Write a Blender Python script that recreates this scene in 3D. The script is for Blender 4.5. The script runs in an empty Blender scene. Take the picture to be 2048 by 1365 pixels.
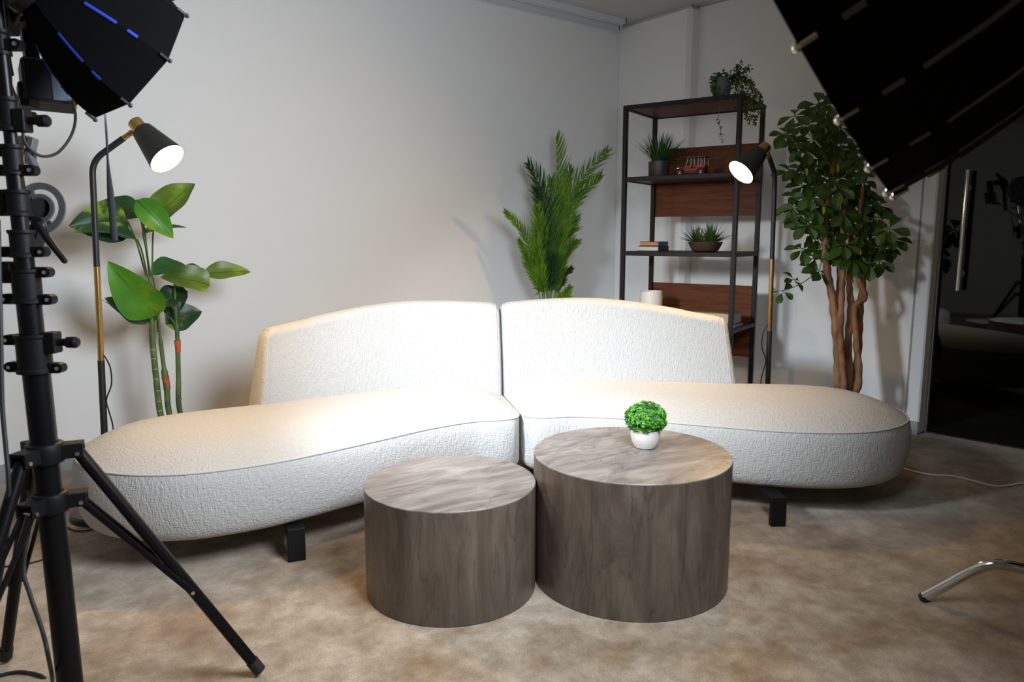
import bpy, math, random
import numpy as np
from mathutils import Vector, Matrix
from mathutils.geometry import delaunay_2d_cdt

random.seed(7)
scene = bpy.context.scene
col = scene.collection
PI = math.pi

# ------------------------------------------------------------------ camera
F_PX, CX, CY, CAM_H = 1474.0, 1024.0, 682.5, 1.10
PITCH, YAW = math.radians(8.2036), math.radians(37.004)
fwd = Vector((math.sin(YAW)*math.cos(PITCH), math.cos(YAW)*math.cos(PITCH), -math.sin(PITCH)))
rgt = Vector((math.cos(YAW), -math.sin(YAW), 0))
upv = rgt.cross(fwd)
hfw = Vector((math.sin(YAW), math.cos(YAW), 0))
CAM = Vector((0, 0, CAM_H))
cam_data = bpy.data.cameras.new('camera')
cam_data.sensor_width = 36.0
cam_data.lens = F_PX/2048*36
cam_data.clip_start = 0.05
cam_data.dof.use_dof = True
cam_data.dof.focus_distance = 2.9
cam_data.dof.aperture_fstop = 5.0
cam = bpy.data.objects.new('camera', cam_data)
col.objects.link(cam)
M = Matrix((rgt, upv, -fwd)).transposed().to_4x4()
M.translation = CAM
cam.matrix_world = M
scene.camera = cam

# ------------------------------------------------------------------ world and exposure
scene.view_settings.view_transform = 'Standard'
scene.view_settings.look = 'None'
scene.view_settings.gamma = 1.0
scene.view_settings.use_curve_mapping = False
scene.view_settings.exposure = 0.18
world = bpy.data.worlds.new('world')
scene.world = world
world.use_nodes = True
world.node_tree.nodes['Background'].inputs[0].default_value = (0.6, 0.7, 1.0, 1)
world.node_tree.nodes['Background'].inputs[1].default_value = 0.006

KEY_POWER, KEY_GLOW, KEY_SPREAD = 46.0, 1.0, 172     # large softbox: lamp watts, front glow, beam
SIDE_POWER, SIDE_GLOW, SIDE_SPREAD = 12.0, 0.2, 68   # small softbox
LAMP_POWER = 320.0        # emission of the floor lamp bulbs
KEY_COLOR = (0.83, 0.915, 1.0)
WARM = (1.0, 0.60, 0.20)


# ------------------------------------------------------------------ helpers
def ray(px, py):
    return fwd + rgt*((px-CX)/F_PX) - upv*((py-CY)/F_PX)


def atz(px, py, z=0.0):
    r = ray(px, py)
    return CAM + r*((z-CAM_H)/r.z)


def aty(px, py, y):
    r = ray(px, py)
    return CAM + r*(y/r.y)


def atd(px, py, d):
    return CAM + ray(px, py)*d


def atline(x, y, py):
    """height on the vertical line through (x, y) seen at image row py"""
    lo, hi = -1.0, 4.0
    for _ in range(40):
        m = (lo+hi)/2
        v = Vector((x, y, m))-CAM
        if CY - F_PX*v.dot(upv)/v.dot(fwd) > py:
            lo = m
        else:
            hi = m
    return lo


LOC = {}


def V(*a):
    return Vector(a)


def frame(d):
    d = d.normalized()
    a = V(0, 0, 1) if abs(d.z) < 0.9 else V(1, 0, 0)
    s = d.cross(a).normalized()
    return d, s, s.cross(d)


class G:
    """collects vertices and faces that become one mesh"""
    def __init__(self):
        self.v, self.f, self.m = [], [], []

    def add(self, vs, fs, mi=0):
        n = len(self.v)
        self.v += [Vector(p) for p in vs]
        self.f += [tuple(i+n for i in q) for q in fs]
        self.m += [mi]*len(fs)
        return self

    def box(self, c, s, ax=None, mi=0):
        c = Vector(c)
        ax = ax or (V(1, 0, 0), V(0, 1, 0), V(0, 0, 1))
        b = min(s)*0.08
        vs, idx = [], {}
        hs = [k/2 for k in s]
        for i in (-1, 1):
            for j in (-1, 1):
                for k in (-1, 1):
                    for w in range(3):
                        q = [i*hs[0], j*hs[1], k*hs[2]]
                        for t in range(3):
                            if t != w:
                                q[t] -= (i, j, k)[t]*b
                        idx[(i, j, k, w)] = len(vs)
                        vs.append(c + ax[0]*q[0] + ax[1]*q[1] + ax[2]*q[2])
        fs = []
        for w in range(3):
            o = [t for t in range(3) if t != w]
            for sgn in (-1, 1):
                q = []
                for (a, d) in ((-1, -1), (1, -1), (1, 1), (-1, 1)):
                    key = [0, 0, 0]; key[w] = sgn; key[o[0]] = a; key[o[1]] = d
                    q.append(idx[(*key, w)])
                fs.append(tuple(q))
        for w in range(3):
            o = [t for t in range(3) if t != w]
            for a in (-1, 1):
                for d in (-1, 1):
                    k0 = [0, 0, 0]; k0[o[0]] = a; k0[o[1]] = d
                    k1 = list(k0); k0[w] = -1; k1[w] = 1
                    fs.append((idx[(*k0, o[0])], idx[(*k1, o[0])], idx[(*k1, o[1])], idx[(*k0, o[1])]))
        for i in (-1, 1):
            for j in (-1, 1):
                for k in (-1, 1):
                    fs.append((idx[(i, j, k, 0)], idx[(i, j, k, 1)], idx[(i, j, k, 2)]))
        return self.add(vs, fs, mi)

    def tube(self, pts, r, seg=12, caps=True, mi=0, flat=1.0, side=None):
        pts = [Vector(p) for p in pts]
        n = len(pts)
        rr = r if isinstance(r, (list, tuple)) else [r]*n
        t0 = (pts[1]-pts[0]).normalized()
        _, s, u = frame(t0)
        if side is not None:
            s = (side - t0*side.dot(t0)).normalized(); u = s.cross(t0)
        vs, fs = [], []
        for i, p in enumerate(pts):
            t = (pts[min(i+1, n-1)]-pts[max(i-1, 0)]).normalized()
            s = (s - t*s.dot(t)).normalized()
            u = s.cross(t)
            for k in range(seg):
                a = 2*PI*k/seg
                vs.append(p + (s*math.cos(a) + u*math.sin(a)*flat)*rr[i])
        for i in range(n-1):
            for k in range(seg):
                k2 = (k+1) % seg
                fs.append((i*seg+k, i*seg+k2, (i+1)*seg+k2, (i+1)*seg+k))
        if caps:
            fs.append(tuple(range(seg))[::-1])
            fs.append(tuple((n-1)*seg+k for k in range(seg)))
        return self.add(vs, fs, mi)

    def lathe(self, prof, c, seg=32, axis=None, mi=0):
        """prof: (radius, height along axis) pairs"""
        c = Vector(c)
        if axis is None:
            d, s, u = V(0, 0, 1), V(1, 0, 0), V(0, 1, 0)
        else:
            d, s, u = frame(Vector(axis))
        vs, fs, rows = [], [], []
        for r, h in prof:
            if r < 1e-6:
                rows.append([len(vs)]*seg); vs.append(c + d*h)
            else:
                rows.append(list(range(len(vs), len(vs)+seg)))
                for k in range(seg):
                    a = 2*PI*k/seg
                    vs.append(c + d*h + (s*math.cos(a)+u*math.sin(a))*r)
        for a, b in zip(rows[:-1], rows[1:]):
            for k in range(seg):
                k2 = (k+1) % seg
                q = []
                for i in (a[k], a[k2], b[k2], b[k]):
                    if i not in q:
                        q.append(i)
                if len(q) > 2:
                    fs.append(tuple(q))
        return self.add(vs, fs, mi)

    def ball(self, c, r, seg=12):
        return self.lathe([(r*math.sin(PI*i/6), -r*math.cos(PI*i/6)) for i in range(7)], c, seg)

    def leaf(self, base, tip, w, n, droop=0.0, fold=0.15, nl=10, shape='oval', wave=0.0, mi=0):
        base, tip, n = Vector(base), Vector(tip), Vector(n)
        d = tip-base; L = d.length; d.normalize()
        n = (n-d*n.dot(d)).normalized()
        s = d.cross(n)
        vs, fs = [], []
        ph = random.uniform(0, 6)
        for i in range(nl+1):
            t = i/nl
            if shape == 'oval':
                p = math.sin(PI*min(1, t**0.8))**0.75*(1-0.15*t)
            elif shape == 'heart':
                p = (math.sin(PI*t**0.62)**0.7) if 0 < t < 1 else 0.0
            elif shape == 'blade':
                p = min(1.0, 6*t+0.35)*(1-t)**0.7
            else:
                p = math.sin(PI*t**1.5)**0.8 if 0 < t < 1 else 0.0
            p = max(p, 0.015)*w/2
            c = base + d*(L*t) + n*(droop*L*(t-t*t*1.6) if droop else 0)
            for j in (-2, -1, 0, 1, 2):
                q = j/2
                z = abs(q)*fold*p*2 + wave*p*math.sin(ph+t*11+j)*abs(q)
                vs.append(c + s*(p*q) + n*z)
        for i in range(nl):
            for j in range(4):
                a = i*5+j
                fs.append((a, a+1, a+6, a+5))
        return self.add(vs, fs, mi)

    def build(self, name, mat, parent=None, smooth=True, label=None, solid=0.0, mats=None, auto=35):
        o0 = LOC.get(parent.name, V(0, 0, 0)) if parent else V(0, 0, 0)
        me = bpy.data.meshes.new(name)
        me.from_pydata([tuple(p-o0) for p in self.v], [], self.f)
        me.validate()
        for m_ in (mats or [mat]):
            me.materials.append(m_)
        if mats and len(me.polygons) == len(self.m):
            for p, k in zip(me.polygons, self.m):
                p.material_index = k
        import bmesh
        bm = bmesh.new(); bm.from_mesh(me)
        bmesh.ops.recalc_face_normals(bm, faces=bm.faces)
        if smooth:
            lim = math.radians(auto)
            for f in bm.faces:
                f.smooth = True
            for e in bm.edges:
                if len(e.link_faces) == 2 and e.calc_face_angle(0) > lim:
                    e.smooth = False
        bm.to_mesh(me); bm.free()
        o = bpy.data.objects.new(name, me)
        col.objects.link(o)
        if parent:
            o.parent = parent
            LOC[o.name] = o0
        else:
            LOC[o.name] = V(0, 0, 0)
        if solid:
            md = o.modifiers.new('thickness', 'SOLIDIFY'); md.thickness = solid; md.offset = 0
        if label:
            o['label'] = label
        return o


def thing(name, label, cat, loc, group=None):
    o = bpy.data.objects.new(name, None)
    col.objects.link(o)
    o.location = loc
    o.empty_display_size = 0.05
    LOC[o.name] = Vector(loc)
    o['label'] = label; o['category'] = cat
    if group:
        o['group'] = group
    return o


def tag(o, label, cat, group=None):
    o['label'] = label; o['category'] = cat
    if group:
        o['group'] = group
    return o


def struct(o):
    o['kind'] = 'structure'
    return o


def spline(pts, n=8, closed=False):
    """Catmull-Rom through pts"""
    pts = [Vector(p) for p in pts]
    out = []
    m = len(pts)
    rng = range(m) if closed else range(m-1)
    for i in rng:
        if closed:
            p0, p1, p2, p3 = pts[(i-1) % m], pts[i], pts[(i+1) % m], pts[(i+2) % m]
        else:
            p0, p1, p2, p3 = pts[max(i-1, 0)], pts[i], pts[i+1], pts[min(i+2, m-1)]
        for k in range(n):
            t = k/n
            out.append(0.5*((2*p1)+(p2-p0)*t+(2*p0-5*p1+4*p2-p3)*t*t+(3*p1-p0-3*p2+p3)*t**3))
    if not closed:
        out.append(pts[-1])
    return out


# ------------------------------------------------------------------ materials
def mat(name, color, rough=0.5, metal=0.0, spec=0.5, var=0.0, vscale=20, bump=0.0, bscale=200, sheen=0.0, coat=0.0, stretch=None, color2=None, detail=4):
    m = bpy.data.materials.new(name); m.use_nodes = True
    nt = m.node_tree; b = nt.nodes['Principled BSDF']
    b.inputs['Base Color'].default_value = (*color, 1)
    b.inputs['Roughness'].default_value = rough
    b.inputs['Metallic'].default_value = metal
    b.inputs['Specular IOR Level'].default_value = spec
    b.inputs['Sheen Weight'].default_value = sheen
    b.inputs['Coat Weight'].default_value = coat
    tc = nt.nodes.new('ShaderNodeTexCoord'); mp = nt.nodes.new('ShaderNodeMapping')
    nt.links.new(tc.outputs['Object'], mp.inputs['Vector'])
    if stretch:
        mp.inputs['Scale'].default_value = stretch
    if var or color2:
        nz = nt.nodes.new('ShaderNodeTexNoise'); nz.inputs['Scale'].default_value = vscale; nz.inputs['Detail'].default_value = detail
        nt.links.new(mp.outputs[0], nz.inputs['Vector'])
        cr = nt.nodes.new('ShaderNodeValToRGB')
        cr.color_ramp.elements[0].position = 0.32; cr.color_ramp.elements[1].position = 0.68
        c2 = color2 or tuple(min(1, c*(1+var)) for c in color)
        c1 = color if color2 else tuple(c*(1-var) for c in color)
        cr.color_ramp.elements[0].color = (*c1, 1); cr.color_ramp.elements[1].color = (*c2, 1)
        nt.links.new(nz.outputs['Fac'], cr.inputs['Fac'])
        nt.links.new(cr.outputs['Color'], b.inputs['Base Color'])
    if bump:
        nb = nt.nodes.new('ShaderNodeTexNoise'); nb.inputs['Scale'].default_value = bscale; nb.inputs['Detail'].default_value = 3
        nt.links.new(mp.outputs[0], nb.inputs['Vector'])
        bp = nt.nodes.new('ShaderNodeBump'); bp.inputs['Strength'].default_value = min(1, bump); bp.inputs['Distance'].default_value = 0.002
        nt.links.new(nb.outputs['Fac'], bp.inputs['Height']); nt.links.new(bp.outputs['Normal'], b.inputs['Normal'])
    return m


def emit(name, color, strength):
    m = bpy.data.materials.new(name); m.use_nodes = True
    nt = m.node_tree; nt.nodes.clear()
    e = nt.nodes.new('ShaderNodeEmission'); e.inputs[0].default_value = (*color, 1); e.inputs[1].default_value = strength
    o = nt.nodes.new('ShaderNodeOutputMaterial'); nt.links.new(e.outputs[0], o.inputs[0])
    return m


def carpet_mat():
    m = mat('carpet', (0.3, 0.22, 0.15), 0.95, spec=0.1, sheen=0.3)
    nt = m.node_tree; b = nt.nodes['Principled BSDF']; L = nt.links
    tc = nt.nodes.new('ShaderNodeTexCoord')
    n1 = nt.nodes.new('ShaderNodeTexNoise'); n1.inputs['Scale'].default_value = 3.6; n1.inputs['Detail'].default_value = 5; n1.inputs['Roughness'].default_value = 0.62; n1.inputs['Distortion'].default_value = 0.2
    n2 = nt.nodes.new('ShaderNodeTexNoise'); n2.inputs['Scale'].default_value = 13; n2.inputs['Detail'].default_value = 5; n2.inputs['Distortion'].default_value = 0.2; n2.inputs['Roughness'].default_value = 0.7
    n3 = nt.nodes.new('ShaderNodeTexNoise'); n3.inputs['Scale'].default_value = 330; n3.inputs['Detail'].default_value = 2
    for n in (n1, n2, n3):
        L.new(tc.outputs['Object'], n.inputs['Vector'])
    r1 = nt.nodes.new('ShaderNodeValToRGB'); e = r1.color_ramp.elements
    e[0].position = 0.36; e[0].color = (0.26, 0.175, 0.10, 1)
    e[1].position = 0.62; e[1].color = (0.44, 0.365, 0.28, 1)
    L.new(n1.outputs['Fac'], r1.inputs['Fac'])
    r2 = nt.nodes.new('ShaderNodeValToRGB'); e = r2.color_ramp.elements
    e[0].position = 0.38; e[0].color = (0.76, 0.72, 0.68, 1)
    e[1].position = 0.64; e[1].color = (1.12, 1.12, 1.12, 1)
    L.new(n2.outputs['Fac'], r2.inputs['Fac'])
    mx = nt.nodes.new('ShaderNodeMix'); mx.data_type = 'RGBA'; mx.blend_type = 'MULTIPLY'; mx.inputs[0].default_value = 1
    L.new(r1.outputs[0], mx.inputs[6]); L.new(r2.outputs[0], mx.inputs[7])
    r3 = nt.nodes.new('ShaderNodeValToRGB'); e = r3.color_ramp.elements
    e[0].position = 0.3; e[0].color = (0.60, 0.60, 0.60, 1)
    e[1].position = 0.7; e[1].color = (1.32, 1.32, 1.32, 1)
    L.new(n3.outputs['Fac'], r3.inputs['Fac'])
    m2 = nt.nodes.new('ShaderNodeMix'); m2.data_type = 'RGBA'; m2.blend_type = 'MULTIPLY'; m2.inputs[0].default_value = 1
    L.new(mx.outputs[2], m2.inputs[6]); L.new(r3.outputs[0], m2.inputs[7])
    L.new(m2.outputs[2], b.inputs['Base Color'])
    bp = nt.nodes.new('ShaderNodeBump'); bp.inputs['Strength'].default_value = 0.6; bp.inputs['Distance'].default_value = 0.004
    L.new(n3.outputs['Fac'], bp.inputs['Height']); L.new(bp.outputs[0], b.inputs['Normal'])
    return m


def fabric_mat():
    m = mat('crinkle_fabric', (0.50, 0.495, 0.482), 0.9, spec=0.15, sheen=0.15)
    nt = m.node_tree; b = nt.nodes['Principled BSDF']; L = nt.links
    tc = nt.nodes.new('ShaderNodeTexCoord')
    hs = []
    for sc, w in (((150, 150, 42), 1.0), ((60, 60, 260), 0.6), ((340, 340, 340), 0.35)):
        mp = nt.nodes.new('ShaderNodeMapping'); mp.inputs['Scale'].default_value = sc
        L.new(tc.outputs['Object'], mp.inputs['Vector'])
        n = nt.nodes.new('ShaderNodeTexNoise'); n.inputs['Scale'].default_value = 1.0; n.inputs['Detail'].default_value = 2; n.inputs['Distortion'].default_value = 0.5
        L.new(mp.outputs[0], n.inputs['Vector'])
        k = nt.nodes.new('ShaderNodeMath'); k.operation = 'MULTIPLY'; k.inputs[1].default_value = w
        L.new(n.outputs['Fac'], k.inputs[0]); hs.append(k)
    a = nt.nodes.new('ShaderNodeMath'); L.new(hs[0].outputs[0], a.inputs[0]); L.new(hs[1].outputs[0], a.inputs[1])
    c = nt.nodes.new('ShaderNodeMath'); L.new(a.outputs[0], c.inputs[0]); L.new(hs[2].outputs[0], c.inputs[1])
    bp = nt.nodes.new('ShaderNodeBump'); bp.inputs['Strength'].default_value = 1.0; bp.inputs['Distance'].default_value = 0.005
    L.new(c.outputs[0], bp.inputs['Height']); L.new(bp.outputs[0], b.inputs['Normal'])
    return m


def stone_mat(name, dark, light, vein, scale, rot):
    m = mat(name, light, 0.38, spec=0.5)
    nt = m.node_tree; b = nt.nodes['Principled BSDF']; L = nt.links
    tc = nt.nodes.new('ShaderNodeTexCoord'); mp = nt.nodes.new('ShaderNodeMapping')
    mp.inputs['Scale'].default_value = scale; mp.inputs['Rotation'].default_value = rot
    L.new(tc.outputs['Object'], mp.inputs['Vector'])
    n1 = nt.nodes.new('ShaderNodeTexNoise'); n1.inputs['Scale'].default_value = 1; n1.inputs['Detail'].default_value = 8; n1.inputs['Roughness'].default_value = 0.6; n1.inputs['Distortion'].default_value = 1.6
    L.new(mp.outputs[0], n1.inputs['Vector'])
    r = nt.nodes.new('ShaderNodeValToRGB'); e = r.color_ramp.elements
    e[0].position = 0.33; e[0].color = (*dark, 1); e[1].position = 0.68; e[1].color = (*light, 1)
    L.new(n1.outputs['Fac'], r.inputs['Fac'])
    n2 = nt.nodes.new('ShaderNodeTexNoise'); n2.inputs['Scale'].default_value = 0.55; n2.inputs['Detail'].default_value = 6; n2.inputs['Distortion'].default_value = 2.4
    L.new(mp.outputs[0], n2.inputs['Vector'])
    r2 = nt.nodes.new('ShaderNodeValToRGB'); e = r2.color_ramp.elements
    e[0].position = 0.485; e[0].color = (0, 0, 0, 1); e[1].position = 0.5; e[1].color = (1, 1, 1, 1)
    x = r2.color_ramp.elements.new(0.515); x.color = (0, 0, 0, 1)
    L.new(n2.outputs['Fac'], r2.inputs['Fac'])
    k = nt.nodes.new('ShaderNodeMath'); k.operation = 'MULTIPLY'; k.inputs[1].default_value = 0.55
    L.new(r2.outputs[0], k.inputs[0])
    mx = nt.nodes.new('ShaderNodeMix'); mx.data_type = 'RGBA'
    L.new(k.outputs[0], mx.inputs[0]); L.new(r.outputs[0], mx.inputs[6]); mx.inputs[7].default_value = (*vein, 1)
    L.new(mx.outputs[2], b.inputs['Base Color'])
    bp = nt.nodes.new('ShaderNodeBump'); bp.inputs['Strength'].default_value = 0.35; bp.inputs['Distance'].default_value = 0.002
    L.new(n1.outputs['Fac'], bp.inputs['Height']); L.new(bp.outputs[0], b.inputs['Normal'])
    return m


def leaf_mat(name, c1, c2, rough=0.4, vscale=9, trans=0.15, vein=False):
    m = mat(name, c1, rough, spec=0.5, color2=c2, vscale=vscale)
    nt = m.node_tree; b = nt.nodes['Principled BSDF']
    out = nt.nodes['Material Output']
    if vein:
        cr = [n for n in nt.nodes if n.type == 'VALTORGB'][0]
        e = cr.color_ramp.elements.new(0.60); e.color = (*c2, 1)
        cr.color_ramp.elements[-1].position = 0.64
        cr.color_ramp.elements[-1].color = (0.20, 0.34, 0.02, 1)
    tr = nt.nodes.new('ShaderNodeBsdfTranslucent'); tr.inputs[0].default_value = (*[min(1, k*1.6) for k in c2], 1)
    mix = nt.nodes.new('ShaderNodeMixShader'); mix.inputs[0].default_value = trans
    nt.links.new(b.outputs[0], mix.inputs[1]); nt.links.new(tr.outputs[0], mix.inputs[2]); nt.links.new(mix.outputs[0], out.inputs[0])
    return m


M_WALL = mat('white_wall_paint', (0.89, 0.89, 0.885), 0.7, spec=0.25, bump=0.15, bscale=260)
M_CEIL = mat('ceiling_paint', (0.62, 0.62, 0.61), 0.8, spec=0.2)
M_BASE = mat('grey_baseboard', (0.36, 0.35, 0.345), 0.5)
M_CARPET = carpet_mat()
M_FABRIC = fabric_mat()
M_PIPING = mat('plain_fabric_piping', (0.50, 0.495, 0.482), 0.9, spec=0.15)
M_BLACK = mat('black_powder_coat', (0.012, 0.012, 0.014), 0.45)
M_STAND = mat('black_gloss_tube', (0.003, 0.003, 0.004), 0.34, spec=0.18)
M_CAST = mat('black_cast_metal', (0.005, 0.005, 0.006), 0.5, spec=0.15, bump=0.2, bscale=400)
M_SHELFBLK = mat('black_shelf_metal', (0.008, 0.007, 0.007), 0.5, spec=0.25)
M_WOOD = mat('walnut_board', (0.085, 0.023, 0.007), 0.5, spec=0.15, color2=(0.15, 0.045, 0.014), vscale=7, stretch=(1, 1, 9), detail=6)
M_WOODD = mat('dark_walnut_shelf', (0.035, 0.018, 0.010), 0.5, spec=0.25, color2=(0.06, 0.032, 0.018), vscale=8, stretch=(2, 9, 1))
M_BRASS = mat('brushed_brass', (0.62, 0.38, 0.14), 0.28, 1.0, var=0.06, vscale=60)
M_SHADE = mat('black_lamp_shade', (0.018, 0.019, 0.016), 0.5)
M_SHADEIN = mat('white_shade_lining', (0.9, 0.88, 0.82), 0.6)
M_CHROME = mat('polished_chrome', (0.72, 0.71, 0.68), 0.12, 1.0)
M_STEEL = mat('steel_screw', (0.6, 0.6, 0.62), 0.3, 1.0)
M_SOFT = mat('black_softbox_fabric', (0.0016, 0.0016, 0.002), 0.9, spec=0.08)
M_SOFTTRIM = mat('grey_webbing', (0.085, 0.082, 0.08), 0.8, spec=0.2)
M_BLUE = mat('blue_webbing', (0.004, 0.028, 0.34), 0.7)
M_SILVER = mat('silver_lining', (0.5, 0.5, 0.52), 0.4, 0.6)
M_LEDBOX = mat('dark_grey_housing', (0.008, 0.008, 0.010), 0.5, spec=0.25)
M_LEDSIDE = mat('slate_side_panel', (0.045, 0.06, 0.085), 0.45)
M_ARC = mat('grey_arc_plate', (0.075, 0.075, 0.085), 0.5)
M_FOOT = mat('matt_black_foot', (0.004, 0.004, 0.005), 0.6, spec=0.3)
M_RUBBER = mat('black_rubber', (0.008, 0.008, 0.008), 0.65)
M_STRAP = mat('charcoal_strap', (0.028, 0.028, 0.036), 0.8)
M_CABLEW = mat('white_cable', (0.85, 0.80, 0.74), 0.5)
M_TRACK = mat('white_curtain_track', (0.72, 0.75, 0.80), 0.35)
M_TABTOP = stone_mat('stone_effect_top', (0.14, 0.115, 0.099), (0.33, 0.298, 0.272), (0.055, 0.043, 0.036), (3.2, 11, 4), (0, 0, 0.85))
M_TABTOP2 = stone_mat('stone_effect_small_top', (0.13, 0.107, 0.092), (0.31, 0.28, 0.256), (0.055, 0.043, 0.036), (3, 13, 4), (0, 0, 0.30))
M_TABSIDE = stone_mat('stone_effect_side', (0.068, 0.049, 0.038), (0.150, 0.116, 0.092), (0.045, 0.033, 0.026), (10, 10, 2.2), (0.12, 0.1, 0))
M_POTW = mat('white_ceramic', (0.72, 0.69, 0.66), 0.45, bump=0.1, bscale=300)
M_POTD = mat('dark_brown_pot', (0.035, 0.022, 0.017), 0.5, var=0.2)
M_POTG = mat('grey_concrete_pot', (0.11, 0.12, 0.135), 0.8, var=0.15)
M_BOWL = mat('bronze_bowl', (0.10, 0.058, 0.036), 0.38, 0.3, var=0.2)
M_SOIL = mat('potting_soil', (0.03, 0.02, 0.014), 0.95, bump=1.0, bscale=150)
M_L1 = leaf_mat('bright_leaf', (0.035, 0.16, 0.012), (0.09, 0.30, 0.02), vscale=6, vein=True)
M_L2 = leaf_mat('dark_leaf', (0.008, 0.030, 0.014), (0.022, 0.07, 0.022), vscale=5, trans=0.06, vein=True)
M_L3 = leaf_mat('olive_leaf', (0.045, 0.10, 0.012), (0.14, 0.22, 0.02), vscale=7, vein=True)
M_L4 = leaf_mat('mid_green_leaf', (0.018, 0.075, 0.018), (0.04, 0.14, 0.02), vscale=7)
M_STEM = mat('green_stem', (0.07, 0.14, 0.025), 0.45, var=0.3, vscale=14)
M_CANE = mat('ringed_green_cane', (0.05, 0.095, 0.03), 0.5, color2=(0.13, 0.18, 0.06), vscale=20)
M_RING = mat('pale_node_ring', (0.22, 0.26, 0.15), 0.6)
M_SHEATH = mat('orange_red_sheath', (0.42, 0.10, 0.03), 0.55, var=0.3, vscale=40)
M_PALM = leaf_mat('palm_leaf', (0.06, 0.155, 0.010), (0.16, 0.31, 0.02), vscale=9, trans=0.2)
M_PALMD = leaf_mat('dark_palm_leaf', (0.012, 0.045, 0.012), (0.035, 0.11, 0.014), vscale=9, trans=0.1)
M_SCH = leaf_mat('umbrella_tree_leaf', (0.020, 0.054, 0.006), (0.055, 0.115, 0.010), vscale=9, trans=0.06, rough=0.45)
M_YEL = leaf_mat('yellow_leaf', (0.24, 0.26, 0.02), (0.35, 0.35, 0.03), vscale=9)
M_BARK = mat('reddish_bark', (0.13, 0.052, 0.020), 0.75, color2=(0.36, 0.18, 0.08), vscale=26, bump=1.0, bscale=60, stretch=(1, 1, 0.35))
M_GRASS = leaf_mat('grass_blade', (0.010, 0.045, 0.010), (0.04, 0.11, 0.016), vscale=12)
M_SUC = leaf_mat('succulent_leaf', (0.035, 0.085, 0.012), (0.11, 0.17, 0.03), vscale=14)
M_VINE = leaf_mat('vine_leaf', (0.016, 0.045, 0.012), (0.045, 0.09, 0.016), vscale=14)
M_VINEL = leaf_mat('lime_vine_leaf', (0.10, 0.15, 0.016), (0.17, 0.23, 0.03), vscale=14)
M_TOP1 = leaf_mat('topiary_leaf', (0.06, 0.24, 0.03), (0.22, 0.52, 0.04), vscale=60, trans=0.12)
M_TOP2 = leaf_mat('blue_green_topiary_leaf', (0.02, 0.14, 0.05), (0.07, 0.28, 0.12), vscale=60, trans=0.08)
M_RED = mat('red_enamel', (0.24, 0.006, 0.010), 0.35, spec=0.3)
M_GLASSDARK = None


def glass_mat():
    m = bpy.data.materials.new('smoked_glass'); m.use_nodes = True
    nt = m.node_tree; nt.nodes.clear(); L = nt.links
    o = nt.nodes.new('ShaderNodeOutputMaterial')
    tr = nt.nodes.new('ShaderNodeBsdfTransparent'); tr.inputs[0].default_value = (0.40, 0.42, 0.36, 1)
    gl = nt.nodes.new('ShaderNodeBsdfGlossy'); gl.inputs['Roughness'].default_value = 0.02
    fr = nt.nodes.new('ShaderNodeFresnel'); fr.inputs[0].default_value = 1.52
    mx = nt.nodes.new('ShaderNodeMixShader')
    L.new(fr.outputs[0], mx.inputs[0]); L.new(tr.outputs[0], mx.inputs[1]); L.new(gl.outputs[0], mx.inputs[2]); L.new(mx.outputs[0], o.inputs[0])
    return m


M_GLASS = glass_mat()

# ------------------------------------------------------------------ room shell
WY = 3.941            # plane of the long wall
WX = 3.925            # face of the corner column
CH = 2.572            # ceiling height
XL, YB = -3.2, -2.4
# the right wall runs slightly askew to the corner column
RA, RB = V(4.02, 3.32, 0), V(4.185, 1.817, 0)
rdir = (RB-RA).normalized(); rnor = V(rdir.y, -rdir.x, 0)
if rnor.x < 0:
    rnor = -rnor      # points away from the room
RC = RB + rdir*4.4    # far end of the right wall, behind the camera

struct(G().box((1.5, 0.8, -0.05), (10.4, 7.4, 0.1)).build('floor', M_CARPET, smooth=False))
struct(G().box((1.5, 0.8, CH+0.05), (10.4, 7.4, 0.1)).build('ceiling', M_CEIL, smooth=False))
struct(G().box(((XL+4.6)/2, WY+0.06, CH/2), (4.6-XL, 0.12, CH)).build('wall_far', M_WALL, smooth=False))
struct(G().box((XL-0.06, 0.8, CH/2), (0.12, 6.4, CH)).build('wall_left', M_WALL, smooth=False))
struct(G().box((0.6, YB-0.06, CH/2), (7.9, 0.12, CH)).build('wall_near', M_WALL, smooth=False))
# corner column
struct(G().box((WX+0.16, (3.30+WY+0.02)/2, CH/2), (0.32, WY+0.02-3.30, CH)).build('wall_column', M_WALL, smooth=False))


def wall_run(name, a, b, z0, z1, th, m, off=0.0):
    a, b = Vector(a), Vector(b)
    d = (b-a).normalized()
    c = (a+b)/2 + rnor*(th/2+off)
    return struct(G().box((c.x, c.y, (z0+z1)/2), ((b-a).length, th, z1-z0), (d, rnor, V(0, 0, 1))).build(name, m, smooth=False))


DOORH = 2.35
wall_run('wall_right', RA, RB, 0, CH, 0.105, M_WALL)
wall_run('wall_right_head', RB, RC, DOORH, CH, 0.105, M_WALL)
# narrow metal trim just before the door reveal
wall_run('trim_1', RB-rdir*0.075, RB-rdir*0.066, 0, CH-0.01, 0.004, M_BASE, -0.004)
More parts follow.
